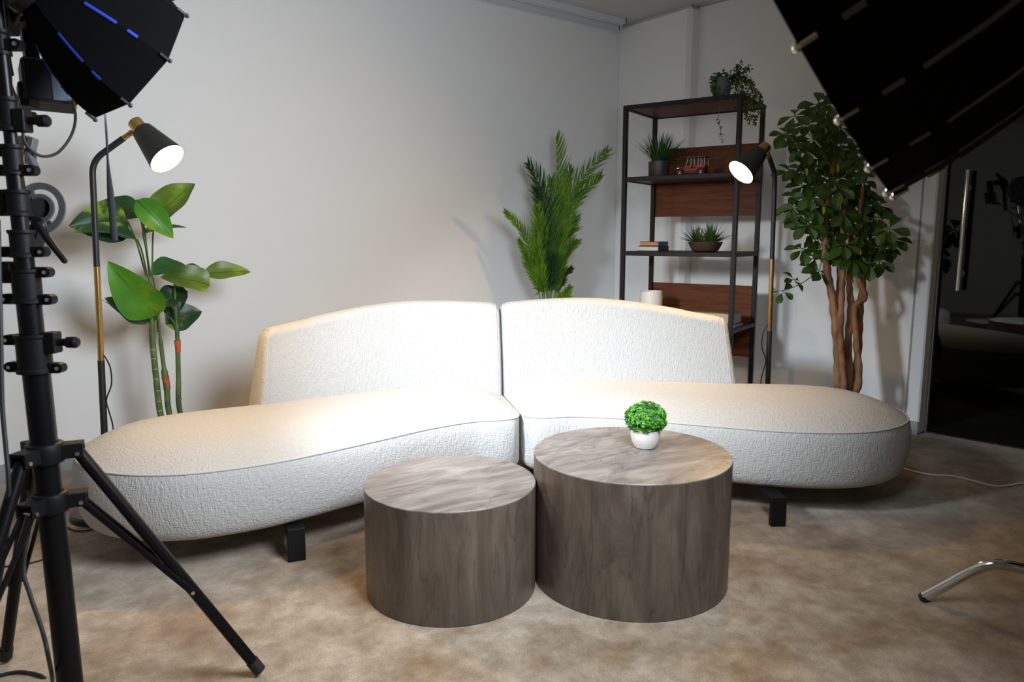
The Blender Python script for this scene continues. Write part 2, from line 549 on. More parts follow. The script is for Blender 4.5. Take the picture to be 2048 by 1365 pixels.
# glass door panel set back in the reveal
door = struct(G().box(tuple((RB+RC)/2 + rnor*0.105 + V(0, 0, (DOORH+0.012)/2)), ((RC-RB).length, 0.012, DOORH-0.012), (rdir, rnor, V(0, 0, 1))).build('door_1', M_GLASS, smooth=False))
door['label'] = 'dark smoked glass door'
struct(G().box(tuple(RB + rdir*0.006 + rnor*0.105 + V(0, 0, DOORH/2)), (0.012, 0.03, DOORH), (rdir, rnor, V(0, 0, 1))).build('trim_2', M_BASE, smooth=False))
struct(G().box(tuple((RB+RC)/2 + rnor*0.105 + V(0, 0, 0.004)), ((RC-RB).length, 0.02, 0.008), (rdir, rnor, V(0, 0, 1))).build('trim_3', M_BLACK, smooth=False))
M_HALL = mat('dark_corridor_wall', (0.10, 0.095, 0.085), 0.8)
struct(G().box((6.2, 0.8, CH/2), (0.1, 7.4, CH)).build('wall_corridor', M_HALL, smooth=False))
# handle on the glass
gp = RB + rnor*0.099


def on_glass(px, py, off=0.0):
    r = ray(px, py)
    n = rnor
    p0 = gp - rnor*off
    return CAM + r*((p0-CAM).dot(n)/r.dot(n))


h0, h1 = on_glass(1932, 340, 0.055), on_glass(1919, 582, 0.055)
hx = (h0+h1)/2
g = G().tube([V(hx.x, hx.y, h1.z), V(hx.x, hx.y, h0.z)], 0.0125, 16)
handle = g.build('door_handle', M_CHROME, door)
g = G()
for z in (h0.z-0.14*(h0.z-h1.z), h1.z+0.14*(h0.z-h1.z)):
    p = V(hx.x, hx.y, z)
    g.tube([p, p+rnor*0.055], 0.008, 12)
    g.tube([p+rnor*0.05, p+rnor*0.0545], 0.013, 14)
g.build('handle_mount', M_BRASS, handle)

struct(G().box(((XL+WX)/2, WY-0.006, 0.038), (WX-XL, 0.012, 0.076)).build('baseboard_far', M_BASE, smooth=False))
wall_run('baseboard_right', RA, RB, 0, 0.076, 0.010, M_BASE, -0.010)
struct(G().box((WX-0.006, (3.30+WY)/2, 0.038), (0.012, WY-3.30, 0.076)).build('baseboard_column', M_BASE, smooth=False))

# two curtain tracks under the ceiling by the long wall
for y, xe, z, lab in ((WY-0.035, 3.865, 2.545, 'white curtain track nearest the long wall'), (WY-0.135, 3.83, 2.555, 'white curtain track set further out from the long wall')):
    t = thing('curtain_track', lab, 'curtain track', (xe-1.6, y, z), 'curtain tracks on the ceiling')
    g = G()
    g.box((xe-1.9, y, z+0.010), (3.8, 0.050, 0.014))
    for s in (-1, 1):
        g.box((xe-1.9, y+s*0.021, z-0.004), (3.8, 0.007, 0.030))
        g.box((xe-1.9, y+s*0.011, z-0.017), (3.8, 0.014, 0.004))
    g.build('rail', M_TRACK, t, smooth=False)
    G().box((xe+0.005, y, z), (0.012, 0.046, 0.032)).build('end_cap', M_BLACK, t)
    G().tube([(xe-0.02, y, z-0.015), (xe-0.02, y, z-0.05)], 0.006, 8).build('hook', M_TRACK, t)
    G().box((xe-1.0, y, (z+0.017+CH)/2), (0.04, 0.03, CH-z-0.017)).build('bracket', M_TRACK, t)

# ------------------------------------------------------------------ large octagonal softbox (right)
def ngon_ring(c, a, b, r, n, ph):
    return [c + (a*math.cos(ph+2*PI*k/n) + b*math.sin(ph+2*PI*k/n))*r for k in range(n)]


def softbox(name, label, c, N, R, n, ph, D, prof, m_trim, m_em, stripes, tips_m, power, spread):
    N = N.normalized()
    a = N.cross(V(0, 0, 1)).normalized(); b = a.cross(N)
    t = thing(name, label, 'softbox', c - N*D)
    K = 14
    rings = []
    for i in range(K+1):
        s = D*i/K
        rings.append(ngon_ring(c - N*s, a, b, prof(s), n, ph))
    for nm, off, m_ in (('shell', 0.0, M_SOFT), ('lining', 0.006, M_SILVER)):
        vs, fs = [], []
        for i, rg in enumerate(rings):
            cc = c - N*(D*i/K)
            for p in rg:
                vs.append(p + (cc-p).normalized()*off)
        for i in range(K):
            for k in range(n):
                k2 = (k+1) % n
                fs.append((i*n+k, i*n+k2, (i+1)*n+k2, (i+1)*n+k))
        if nm == 'shell':
            fs.append(tuple(K*n+k for k in range(n)))
        G().add(vs, fs).build(nm, m_, t, smooth=False, solid=0.0025)
    # skirt around the front
    g = G()
    sk0, sk1 = ngon_ring(c, a, b, R*1.0, n, ph), ngon_ring(c+N*0.018, a, b, R*1.0, n, ph)
    g.add(sk0+sk1, [(k, (k+1) % n, n+(k+1) % n, n+k) for k in range(n)]).build('skirt', M_SOFT, t, smooth=False, solid=0.0025)
    G().add(ngon_ring(c-N*0.02, a, b, R*0.985, n, ph), [tuple(range(n))]).build('diffuser', m_em, t, smooth=False)
    g = G()
    ng = 7
    for i in range(-ng+1, ng):
        o_ = R*0.89*i/ng
        hl = math.sqrt(max(0, (R*0.89)**2-o_*o_))
        for (p_, q_) in ((a, b), (b, a)):
            g.box(c - N*0.008 + p_*o_, (0.0008, hl*2, 0.020), (p_, q_, N))
    g.build('grid', M_SOFT, t, smooth=False)
    ld = bpy.data.lights.new('softbox_lamp', 'AREA')
    ld.shape = 'DISK'; ld.size = R*1.7; ld.energy = power; ld.color = KEY_COLOR; ld.spread = math.radians(spread)
    lo = bpy.data.objects.new('softbox_lamp', ld); col.objects.link(lo)
    lo.parent = t
    lo.matrix_local = Matrix.Translation(c + N*0.004 - LOC[t.name]) @ (-N).to_track_quat('Z', 'Y').to_matrix().to_4x4()
    for k in range(n):
        g = G()
        rad = (rings[0][k]-c).normalized()
        edge = [rg[k] for rg in rings]
        tip = rings[0][k] + (rings[0][k]-rings[1][k]).normalized()*0.02 + rad*0.004
        g.tube([rings[0][k].lerp(rings[1][k], 0.08 if R > 0.3 else 0.25)+rad*0.004, tip], 0.0036 if R > 0.3 else 0.0032, 8)
        g.ball(tip, 0.0062 if R > 0.3 else 0.005, 8)
        g.build('rod_tip', tips_m, t)
        for (s0, s1) in stripes:
            pts = []
            for q in range(9):
                s = s0+(s1-s0)*q/8
                pts.append(c - N*s + rad*(prof(s)+0.0025))
            G().tube(pts, 0.0045 if R > 0.3 else 0.0030, 8, flat=0.3, side=rad.cross(N)).build('rod_pocket', m_trim, t)
    return t, a, b


E_KEY = emit('key_diffuser', KEY_COLOR, KEY_GLOW)
E_SIDE = emit('side_diffuser', KEY_COLOR, SIDE_GLOW)
KC = V(1.109, 0.759, 1.571)
KN = V(-0.329, 0.823, -0.463).normalized()
KR = 0.45
key, ka, kb = softbox('parabolic_softbox', 'large black round softbox on the right, grey dashed seams and silver rod tips', KC, KN, KR, 24,
                      3.790, 0.82, lambda s: KR*(1-0.28*(s/KR)**1.8), M_SOFTTRIM, E_KEY, ((0.035, 0.062), (0.085, 0.70)), M_CHROME, KEY_POWER, KEY_SPREAD)
# the stand that carries the large softbox, beside the camera
KA = KC - KN*0.86
G().lathe([(0, 0.0), (0.075, 0.0), (0.075, 0.16), (0.06, 0.20), (0, 0.20)], KA + KN*0.05, 28, axis=-KN).build('lamp_housing', M_LEDBOX, key)
KP = V(KA.x, KA.y-0.03, 0)
G().tube([KP+V(0, 0, 0.12), KP+V(0, 0, 1.0)], 0.0175, 20).build('stand_pole', M_STAND, key)
G().tube([KP+V(0, 0, 0.98), KP+V(0, 0, KA.z+0.02)], 0.0135, 20).build('stand_pole', M_STAND, key)
for k_ in range(3):
    a_ = 0.6+k_*2*PI/3
    G().tube([KP+V(0, 0, 0.52), KP+V(math.cos(a_)*0.42, math.sin(a_)*0.42, 0.013)], 0.011, 14).build('stand_leg', M_STAND, key)
LC = V(0.346, 1.878, 1.501)
LN = V(0.822, 0.281, -0.496).normalized()
LR = 0.16
side_, la, lb = softbox('octagonal_softbox', 'small black octagonal softbox with blue rod stripes, upper left on the tall light stand', LC, LN, LR, 8,
                        6.866, 0.20, lambda s: LR*(1-0.62*(s/0.20)**1.7), M_BLUE, E_SIDE, ((0.050, 0.070), (0.09, 0.145)), M_BLACK, SIDE_POWER, SIDE_SPREAD)
sp = spline([atd(209, 212, 1.72), atd(213, 270, 1.72), atd(216, 330, 1.72), atd(222, 400, 1.72), atd(229, 482, 1.72)], 6)
n_ = len(sp)
G().tube(sp, [0.0028 if i < n_*0.45 else 0.0028+0.0055*min(1, (i-n_*0.45)/6) for i in range(n_)], 8, flat=0.25, side=rgt).build('hanging_strap', M_STRAP, side_)

# ------------------------------------------------------------------ light stand (left)
SB = hfw*1.55 + rgt*-1.005            # foot point of the column
ST = hfw*1.55 + rgt*-1.030            # where it leans to at 1.7 m


def sp_at(z):
    return V(*(SB.lerp(ST, z/1.7)).xy, z)


def zrow(py):
    return atline(SB.x, SB.y, py)


stand = thing('light_stand', 'tall black light stand with three tube legs at the left edge', 'light stand', (SB.x, SB.y, 0))
secs = [(1400, 745, 0.0265), (750, 600, 0.0235), (610, 470, 0.0190), (480, 330, 0.0165), (340, -40, 0.0125)]
for (y0, y1, r) in secs:
    z0, z1 = max(0.045, zrow(y0)), zrow(y1)
    G().tube([sp_at(z0), sp_at(z1)], r, 28).build('column', M_STAND, stand)


def collar(y0, y1, r, lugs, knob=None):
    z0, z1 = zrow(y1), zrow(y0)
    cz = (z0+z1)/2
    g = G()
    P = sp_at(cz)
    g.lathe([(r*0.9, z0-cz), (r+0.003, z0-cz), (r+0.003, z0-cz+0.006), (r, z0-cz+0.01), (r, z1-cz-0.01), (r+0.003, z1-cz-0.006), (r+0.003, z1-cz), (r*0.9, z1-cz)], P, 28)
    for (sd, zz) in lugs:
        q = sp_at(z0+(z1-z0)*zz)
        d = rgt*sd
        g.box(q+d*(r+0.006), (0.026, 0.020, 0.022), (d, hfw, V(0, 0, 1)))
        g.tube([q+d*(r+0.018)-hfw*0.010, q+d*(r+0.018)+hfw*0.010], 0.011, 14)
    c_ = g.build('clamp_collar', M_CAST, stand)
    g = G()
    for (sd, zz) in lugs:
        q = sp_at(z0+(z1-z0)*zz)
        g.tube([q+rgt*sd*(r+0.018)-hfw*0.0125, q+rgt*sd*(r+0.018)-hfw*0.010], 0.004, 10)
    g.build('bolt', M_STEEL, c_)
    if knob:
        sd, zz = knob
        q = sp_at(z0+(z1-z0)*zz)
        d = rgt*sd
        g = G()
        g.box(q+d*(r+0.008), (0.026, 0.03, 0.045), (d, hfw, V(0, 0, 1)))
        g.lathe([(0, 0.0), (0.008, 0.0), (0.008, 0.022), (0.012, 0.024), (0.0125, 0.042), (0.009, 0.047), (0, 0.048)], q+d*(r+0.016), 14, axis=d)
        g.build('locking_knob', M_CAST, c_)


collar(668, 745, 0.033, ((-1, 0.85), (-1, 0.15), (1, 0.12)), (1, 0.78))
collar(538, 606, 0.0275, ((1, 0.9), (1, 0.1), (-1, 0.12)), (-1, 0.9))
collar(460, 515, 0.023, ((1, 0.2), (-1, 0.2)))
collar(380, 432, 0.022, ((-1, 0.8), (-1, 0.2)), (-1, 0.5))
collar(290, 350, 0.019, ((-1, 0.8), (1, 0.15), (-1, 0.15)))
collar(195, 262, 0.019, ((-1, 0.6),), (1, 0.3))
collar(60, 110, 0.016, ((1, 0.4),))

# leg hubs, legs and struts
def adir(deg):
    a = math.radians(deg)
    return (rgt*math.cos(a) + hfw*math.sin(a))


legs_dir = [((atz(520, 1352)-V(SB.x, SB.y, 0))), ((atz(12, 1326)-V(SB.x, SB.y, 0))), None]
mid = -(legs_dir[0].normalized()+legs_dir[1].normalized()).normalized()
legs_dir[2] = mid*(legs_dir[0].length*0.5+legs_dir[1].length*0.5) + rgt*-0.03
z1_, z2_ = zrow(905), zrow(1003)
for nm, zz, rr, ln in (('leg_hub', z1_, 0.036, 0.052), ('strut_hub', z2_, 0.035, 0.050)):
    g = G()
    P = sp_at(zz)
    g.lathe([(0.026, -0.022), (rr, -0.022), (rr+0.003, -0.01), (rr+0.003, 0.012), (rr, 0.02), (0.028, 0.022)], P, 28)
    for L_ in legs_dir:
        d = V(L_.x, L_.y, 0).normalized()
        s = V(-d.y, d.x, 0)
        for q in (-1, 1):
            g.box(P+d*(rr*0.6+ln*0.5)+s*q*0.017, (ln, 0.006, 0.030), (d, s, V(0, 0, 1)))
        g.box(P+d*(rr*0.6+ln*0.5)+V(0, 0, 0.013), (ln, 0.036, 0.006), (d, s, V(0, 0, 1)))
    hub = g.build(nm, M_CAST, stand)
    g = G()
    for L_ in legs_dir:
        d = V(L_.x, L_.y, 0).normalized(); s = V(-d.y, d.x, 0)
        q = P+d*(rr*0.6+ln*0.78)+V(0, 0, -0.006)
        g.tube([q-s*0.0225, q+s*0.0225], 0.0045, 10)
    g.build('pivot_bolt', M_STEEL, hub)
for L_ in legs_dir:
    d = V(L_.x, L_.y, 0).normalized(); s = V(-d.y, d.x, 0)
    P = sp_at(z1_) + d*0.062 + V(0, 0, -0.006)
    foot = V(SB.x+L_.x, SB.y+L_.y, 0.014)
    leg = G().tube([P, foot.lerp(P, 0.03)], 0.0135, 20).build('leg', M_STAND, stand)
    e = (foot-P).normalized()
    G().tube([foot-e*0.035, foot], 0.0155, 16).build('rubber_foot', M_RUBBER, leg)
    J = P.lerp(foot, 0.6)
    Q = sp_at(z2_) + d*0.060 + V(0, 0, -0.006)
    g = G()
    for q in (-1, 1):
        g.tube([Q+s*q*0.013, J+s*q*0.016], 0.0075, 10, flat=0.5, side=V(0, 0, 1))
    st_ = g.build('strut', M_STAND, stand)
    G().tube([J-s*0.021, J+s*0.021], 0.0045, 10).build('strut_bolt', M_STEEL, st_)

# slotted grey arc plate with tilt lever
def arc_band(c, r, w, a0, a1, th, n=26):
    vs, fs = [], []
    for i in range(n+1):
        a = math.radians(a0+(a1-a0)*i/n)
        e = rgt*math.cos(a)+upv*math.sin(a)
        for rr in (r-w/2, r+w/2):
            for t in (-th/2, th/2):
                vs.append(c+e*rr+fwd*t)
    for i in range(n):
        a = i*4; b_ = a+4
        fs += [(a, a+2, b_+2, b_), (a+1, b_+1, b_+3, a+3), (a, b_, b_+1, a+1), (a+2, a+3, b_+3, b_+2)]
    fs += [(0, 1, 3, 2), (n*4, n*4+2, n*4+3, n*4+1)]
    return vs, fs


dpl = 1.60
pc = atd(80, 417, dpl)
k = dpl/F_PX
g = G()
for (r, w) in ((45, 13), (25, 8)):
    g.add(*arc_band(pc, r*k, w*k, 118, -78, 0.005))
for an in (118, -78):
    a = math.radians(an); e = rgt*math.cos(a)+upv*math.sin(a)
    g.add(*arc_band(pc, 35.5*k, 31*k, an-9, an+9, 0.0048, 6))
arc = g.build('tilt_plate', M_ARC, stand)
g = G()
g.box(atd(66, 418, dpl+0.02), (0.045, 0.04, 0.055), (rgt, fwd, upv))
g.tube([atd(80, 419, dpl-0.002), atd(80, 419, dpl+0.03)], 0.024, 20)
g.box(atd(74, 470, dpl+0.01), (0.022, 0.035, 0.075), ((rgt*0.9+upv*-0.3).normalized(), fwd, (upv*0.9+rgt*0.3).normalized()))
g.build('tilt_bracket', M_CAST, stand)
g = G().tube([atd(76, 448, dpl-0.02), atd(100, 485, dpl-0.02), atd(129, 522, dpl-0.02)], [0.0085, 0.0075, 0.006], 12)
g.ball(atd(129, 522, dpl-0.02), 0.0062, 10)
g.build('tilt_lever', M_CAST, stand)
# butterfly clamp and small side arm
g = G()
g.box(atd(52, 300, dpl-0.01), (0.03, 0.03, 0.055), (rgt, fwd, upv))
g.box(atd(64, 292, dpl-0.02), (0.012, 0.02, 0.034), ((rgt*0.95+upv*-0.2).normalized(), fwd, (upv*0.95+rgt*0.2).normalized()))
g.box(atd(62, 320, dpl-0.02), (0.012, 0.02, 0.034), ((rgt*0.9+upv*0.45).normalized(), fwd, (upv*0.9-rgt*0.45).normalized()))
g.build('wing_knob', M_ARC, stand)
G().tube([atd(20, 229, 1.62), atd(70, 231, 1.62)], 0.0075, 14).build('spigot', M_CAST, stand)
G().tube([atd(36, 400, 1.585), atd(24, 205, 1.585)], 0.0062, 14).build('steel_riser', M_CHROME, stand)
# upper yoke and adapters
g = G()
g.tube([atd(12, 260, 1.66), atd(6, 120, 1.66), atd(0, -30, 1.66)], 0.016, 16)
g.tube([atd(8, 60, 1.66), atd(30, 20, 1.66), atd(70, 5, 1.70), atd(120, -25, 1.76)], 0.015, 12)
g.box(atd(6, 30, 1.66), (0.05, 0.05, 0.08), (rgt, fwd, upv))
g.tube([atd(-5, 90, 1.66), atd(12, 105, 1.66), atd(20, 150, 1.66)], 0.008, 10)
g.build('yoke', M_CAST, stand)

# LED light head behind the small softbox
ap = LC - LN*0.20
Ln = LN.normalized()
head = thing('studio_light', 'black studio light head with slate side panel behind the small softbox', 'studio light', ap)
G().lathe([(0.0, -0.16), (0.046, -0.16), (0.052, -0.15), (0.052, -0.03), (0.072, -0.02), (0.074, 0.0), (0.0, 0.0)], ap, 28, axis=Ln).build('housing', M_LEDBOX, head)
bx_u = (upv*0.97 + rgt*-0.10).normalized(); bx_r = (rgt*0.80 + fwd*0.60); bx_r = (bx_r-bx_u*bx_r.dot(bx_u)).normalized(); bx_f = bx_u.cross(bx_r)
bc = atd(98, 172, 1.80)
G().box(bc, (0.115, 0.085, 0.105), (bx_r, bx_f, bx_u)).build('power_pack', M_LEDBOX, head)
pp = atd(117, 163, 1.80)
sgn = -1 if bx_f.dot(fwd) > 0 else 1
G().box(bc + bx_f*sgn*0.0435 + bx_r*0.022 - bx_u*0.004, (0.042, 0.003, 0.088), (bx_r, bx_f, bx_u)).build('side_panel', M_LEDSIDE, head)
g = G()
g.box(atd(60, 95, 1.78), (0.03, 0.05, 0.16), (bx_r, bx_f, (upv+rgt*-0.15).normalized()))
g.box(atd(70, 190, 1.78), (0.07, 0.05, 0.045), (bx_r, bx_f, bx_u))
g.box(atd(48, 208, 1.74), (0.05, 0.04, 0.02), (rgt, fwd, upv))
g.box(atd(40, 30, 1.72), (0.05, 0.05, 0.05), (rgt, fwd, upv))
g.build('bracket', M_CAST, head)
pts = spline([atd(145, 200, 1.78), atd(151, 235, 1.75), atd(143, 270, 1.70), atd(120, 302, 1.66), atd(95, 313, 1.62), atd(72, 308, 1.58), atd(50, 285, 1.56), atd(45, 255, 1.56), atd(40, 215, 1.56), atd(22, 170, 1.58), atd(5, 120, 1.60), atd(0, 60, 1.62)], 8)
G().tube(pts, 0.0033, 8).build('power_cable', M_RUBBER, head)

# cables hanging from the stand
pts = spline([atd(-4, 440, 1.52), atd(1, 640, 1.5), atd(4, 800, 1.5), atd(12, 900, 1.5), atd(17, 960, 1.5), atd(16, 1040, 1.52), atd(5, 1130, 1.54), atd(-18, 1260, 1.55)], 8)
tag(G().tube(pts, 0.0045, 8).build('hanging_cable', M_RUBBER), 'black cable hanging along the left edge beside the light stand', 'cable')
pts = spline([atd(70, 985, 1.62), atd(48, 1130, 1.60), atd(60, 1190, 1.58), atd(84, 1260, 1.57), atd(98, 1320, 1.56), atz(104, 1368, 0.006), atz(80, 1352, 0.006), atz(40, 1345, 0.006), atz(0, 1352, 0.006), atz(-30, 1365, 0.006)], 8)
tag(G().tube(pts, 0.0045, 8).build('floor_cable', M_RUBBER), 'black cable dropping between the stand legs and coiling on the carpet', 'cable')
pts = spline([atz(212, 1052, 0.005), atz(180, 1061, 0.005), atz(150, 1062, 0.005), atz(126, 1053, 0.005), atz(112, 1072, 0.005), atz(96, 1112, 0.005), atz(60, 1127, 0.005), atz(20, 1133, 0.005), atz(-40, 1136, 0.005)], 8)
tag(G().tube(pts, 0.003, 8).build('lamp_cable', M_RUBBER), 'thin black cable on the carpet by the left floor lamp base', 'cable')
pts = spline([atz(1800, 935, 0.005), atz(1826, 943, 0.005), atz(1862, 950, 0.005), atz(1905, 953, 0.005), atz(1945, 962, 0.005), atz(1985, 972, 0.005), atz(2015, 972, 0.005), atz(2050, 967, 0.005), atz(2120, 968, 0.005)], 8)
tag(G().tube(pts, 0.0046, 8).build('white_cable', M_CABLEW), 'white cable running over the carpet towards the glass door', 'cable')

# ------------------------------------------------------------------ sofa
SO = V(1.78, 2.25, 0); AL = math.radians(25.2)
SU = V(math.cos(AL), -math.sin(AL), 0); SV = V(math.sin(AL), math.cos(AL), 0)
out_r = [(0.009, 0.14), (0.07, 0.085), (0.22, 0.075), (0.40, 0.0), (0.55, -0.095), (0.75, -0.22), (0.92, -0.315), (1.08, -0.37), (1.23, -0.39), (1.38, -0.36),
         (1.51, -0.28), (1.60, -0.15), (1.635, 0.0), (1.62, 0.14), (1.55, 0.26), (1.43, 0.35), (1.28, 0.41), (1.12, 0.46), (0.92, 0.56), (0.66, 0.66), (0.36, 0.715), (0.10, 0.73), (0.016, 0.70), (0.007, 0.60), (0.007, 0.30)]


def resample(pts, step):
    out = [pts[0]]; acc = 0
    n = len(pts)
    for i in range(n):
        a, b = pts[i], pts[(i+1) % n]
        L_ = (b-a).length
        while acc+L_ >= step and L_ > 0:
            t = (step-acc)/L_
            a = a.lerp(b, t); out.append(a.copy()); L_ = (b-a).length; acc = 0
        acc += L_
    if (out[-1]-out[0]).length < step*0.6:
        out.pop()
    return out


def outline(sgn):
    pts = spline([V(u*sgn, v, 0) for u, v in out_r], 10, closed=True)
    if sgn < 0:
        pts = pts[::-1]
    return resample(pts, 0.017)


def normals2(p):
    n = len(p); o = []
    for i in range(n):
        t = (p[(i+1) % n]-p[i-1]).normalized()
        o.append(V(t.y, -t.x, 0))
    return o


ZB, ZP, ZT = 0.118, 0.352, 0.418


def crown(d, W=0.26):
    q = min(1.0, d/W)
    return ZP + (ZT-ZP)*(1-(1-q)**2.4)


def uv2w(p, z):
    return SO + SU*p.x + SV*p.y + V(0, 0, z)


def sofa(sgn, label):
    c0 = uv2w(V(0.9*sgn, 0.1, 0), 0)
    t = thing('sofa_module', label, 'sofa', c0, 'two halves of the curved white sofa')
    P = outline(sgn); NN = normals2(P)
    n = len(P)
    A = np.array([[p.x, p.y] for p in P])
    B = np.roll(A, -1, 0)

    def dist(q):
        ab = B-A; ap = np.array(q)-A
        tt = np.clip((ap*ab).sum(1)/np.maximum((ab*ab).sum(1), 1e-12), 0, 1)
        return float(np.sqrt(((ap-ab*tt[:, None])**2).sum(1)).min())
    # side wall: rows from the underside up to the seam
    rows = [(-0.10, ZB+0.006), (-0.055, ZB), (-0.030, ZB+0.004), (-0.012, ZB+0.018), (0.0, ZB+0.045), (0.009, ZB+0.09), (0.014, ZB+0.14), (0.012, ZB+0.19), (0.006, ZP-0.016), (-0.003, ZP)]
    vs = []
    for off, z in rows:
        for p, q in zip(P, NN):
            # keep the inner seam faces flat so that the halves do not meet
            o_ = off if not (abs(p.x) < 0.03 and off > 0) else 0.0
            vs.append(uv2w(p+q*o_, z))
    fs = []
    for i in range(len(rows)-1):
        for k in range(n):
            k2 = (k+1) % n
            fs.append((i*n+k, i*n+k2, (i+1)*n+k2, (i+1)*n+k))
    fs.append(tuple(range(n)))
    base0 = (len(rows)-1)*n
    # cushion top
    loop = [P[i]+NN[i]*-0.003 for i in range(n)]
    pin = []
    for d in (0.008, 0.022, 0.042):
        for i in range(0, n):
            q = P[i]-NN[i]*(d+0.003)
            if dist((q.x, q.y)) > d*0.9:
                pin.append((q.x, q.y))
    xs, ys = A[:, 0], A[:, 1]
    st = 0.024
    gy = ys.min(); r_ = 0
    while gy < ys.max():
        gx = xs.min() + (st/2 if r_ % 2 else 0)
        while gx < xs.max():
            # inside test
            c_ = ((A[:, 1] > gy) != (B[:, 1] > gy)) & (gx < (B[:, 0]-A[:, 0])*(gy-A[:, 1])/(B[:, 1]-A[:, 1]+1e-12)+A[:, 0])
            if c_.sum() % 2 == 1 and dist((gx, gy)) > 0.062:
                pin.append((gx, gy))
            gx += st
        gy += st*0.87; r_ += 1
    coords = [Vector((p.x, p.y)) for p in loop] + [Vector(p) for p in pin]
    res = delaunay_2d_cdt(coords, [], [list(range(n))], 1, 1e-5)
    top_v = [uv2w(V(c_.x, c_.y, 0), crown(max(0, dist((c_.x, c_.y))-0.003))) for c_ in res[0]]
    g = G().add(vs, fs)
    g.add(top_v, [tuple(f) for f in res[2]])
    seat = g.build('seat', M_FABRIC, t, auto=60)
    G().tube([uv2w(p, ZP) for p in [P[i]-NN[i]*0.001 for i in range(n)]]+[uv2w(P[0]-NN[0]*0.001, ZP)], 0.0034, 8, caps=False).build('piping', M_PIPING, seat)
    # backrest
    fr = spline([V(u*sgn, v, 0) for u, v in ((0.006, 0.515), (0.25, 0.52), (0.47, 0.492), (0.68, 0.425), (0.86, 0.352), (1.06, 0.265))], 10)
    fr = resample(fr+fr[::-1], 0.02)[:int(0.5*len(resample(fr+fr[::-1], 0.02)))+1]
    # arc positions
    S = [0]
    for a_, b_ in zip(fr[:-1], fr[1:]):
        S.append(S[-1]+(b_-a_).length)
    LT = S[-1]

    def cur(s):
        s = max(-0.1, min(LT+0.1, s))
        if s <= 0:
            d = (fr[1]-fr[0]).normalized(); return fr[0]+d*s, d
        if s >= LT:
            d = (fr[-1]-fr[-2]).normalized(); return fr[-1]+d*(s-LT), d
        for i in range(len(S)-1):
            if S[i+1] >= s:
                q = (s-S[i])/(S[i+1]-S[i])
                d = (fr[min(i+2, len(fr)-1)]-fr[max(i-1, 0)]).normalized()
                return fr[i].lerp(fr[i+1], q), d
    stations = [0, 0.003, 0.010, 0.022, 0.04, 0.06]
    k_ = 0.09
    while k_ < LT-0.08:
        stations.append(k_); k_ += 0.03
    stations += [LT-0.055, LT-0.04, LT-0.024, LT-0.012, LT-0.004, LT]
    z0 = ZP-0.004
    vs, m_ = [], 0
    rings = []
    for s in stations:
        x = s/LT
        H = 0.777 + 0.020*math.sin(PI*min(1, x*1.25)**0.9) - 0.068*max(0, (x-0.35)/0.65)**1.4
        e = min(s, LT-s)
        rH, rT = 0.045, 0.022
        dH = 0 if e >= rH else rH-math.sqrt(max(0, rH*rH-(rH-e)**2))
        dT = 0 if e >= rT else rT-math.sqrt(max(0, rT*rT-(rT-e)**2))
        H -= dH*0.9
        prof = []
        nz = 12
        rt = 0.035
        for i in range(nz):            # front face, upwards
            q = i/(nz-1); z = z0+(H-rt-z0)*q
            prof.append((0.052*q**1.1 + dT - 0.006*math.sin(PI*q), z))
        ft = 0.052; bt = 0.165
        for i in range(1, 6):          # front top corner
            a = PI/2*i/6
            prof.append((ft+dT+rt*(1-math.cos(a)), H-rt+rt*math.sin(a)))
        for i in range(3):
            q = (i+0.5)/3
            prof.append((ft+rt+dT+(bt-rt-dT-ft-rt-dT)*q, H+0.002))
        for i in range(1, 6):
            a = PI/2*(1-i/6)
            prof.append((bt-dT-rt*(1-math.cos(a)), H-rt+rt*math.sin(a)))
        for i in range(nz):
            q = 1-i/(nz-1); z = z0+(H-rt-z0)*q
            prof.append((0.195-(0.195-bt)*q - dT, z))
        rg = []
        for (o_, z) in prof:
            # outer end leans inwards towards the top
            f_ = max(0, (x-0.75)/0.25)
            ss = s - 0.055*f_*(z-z0)/0.33
            if x < 0.05:
                ss = s
            p, d = cur(ss)
            nrm = V(-d.y, d.x, 0)*sgn
            rg.append(uv2w(p+nrm*o_, z))
        rings.append(rg)
    vs, fs = [], []
    np_ = len(rings[0])
    for rg in rings:
        vs += rg
    for i in range(len(rings)-1):
        for k in range(np_):
            k2 = (k+1) % np_
            fs.append((i*np_+k, i*np_+k2, (i+1)*np_+k2, (i+1)*np_+k))
    fs.append(tuple(range(np_)))
    fs.append(tuple((len(rings)-1)*np_+k for k in range(np_)))
    bk = G().add(vs, fs).build('backrest', M_FABRIC, t, auto=50)
    for ri in (3, -4):
        G().tube([p for p in rings[ri][:22]], 0.0028, 6).build('piping', M_PIPING, bk)
    # dark base frame and feet
    inner = [uv2w(P[i]-NN[i]*0.16, 0.075) for i in range(0, n, 3)]
    inner2 = [uv2w(P[i]-NN[i]*0.16, ZB+0.003) for i in range(0, n, 3)]
    m2 = len(inner)
    # straight bars under the seat, feet stand at their ends
    return t, P


ML, PL = sofa(-1, 'left half of the curved white sofa, nearest the tripod, round end at left')
MR, PR = sofa(1, 'right half of the curved white sofa, round end towards the glass door')


def sofa_foot(t, x, y, rot):
    a = V(math.cos(rot), math.sin(rot), 0); b = V(-a.y, a.x, 0)
    p = V(x, y, 0)
    g = G()
    g.box(p+V(0, 0, 0.058), (0.058, 0.024, 0.116), (a, b, V(0, 0, 1)))
    g.box(p+b*0.05+V(0, 0, 0.100), (0.058, 0.12, 0.028), (a, b, V(0, 0, 1)))
    g.build('foot', M_FOOT, t)


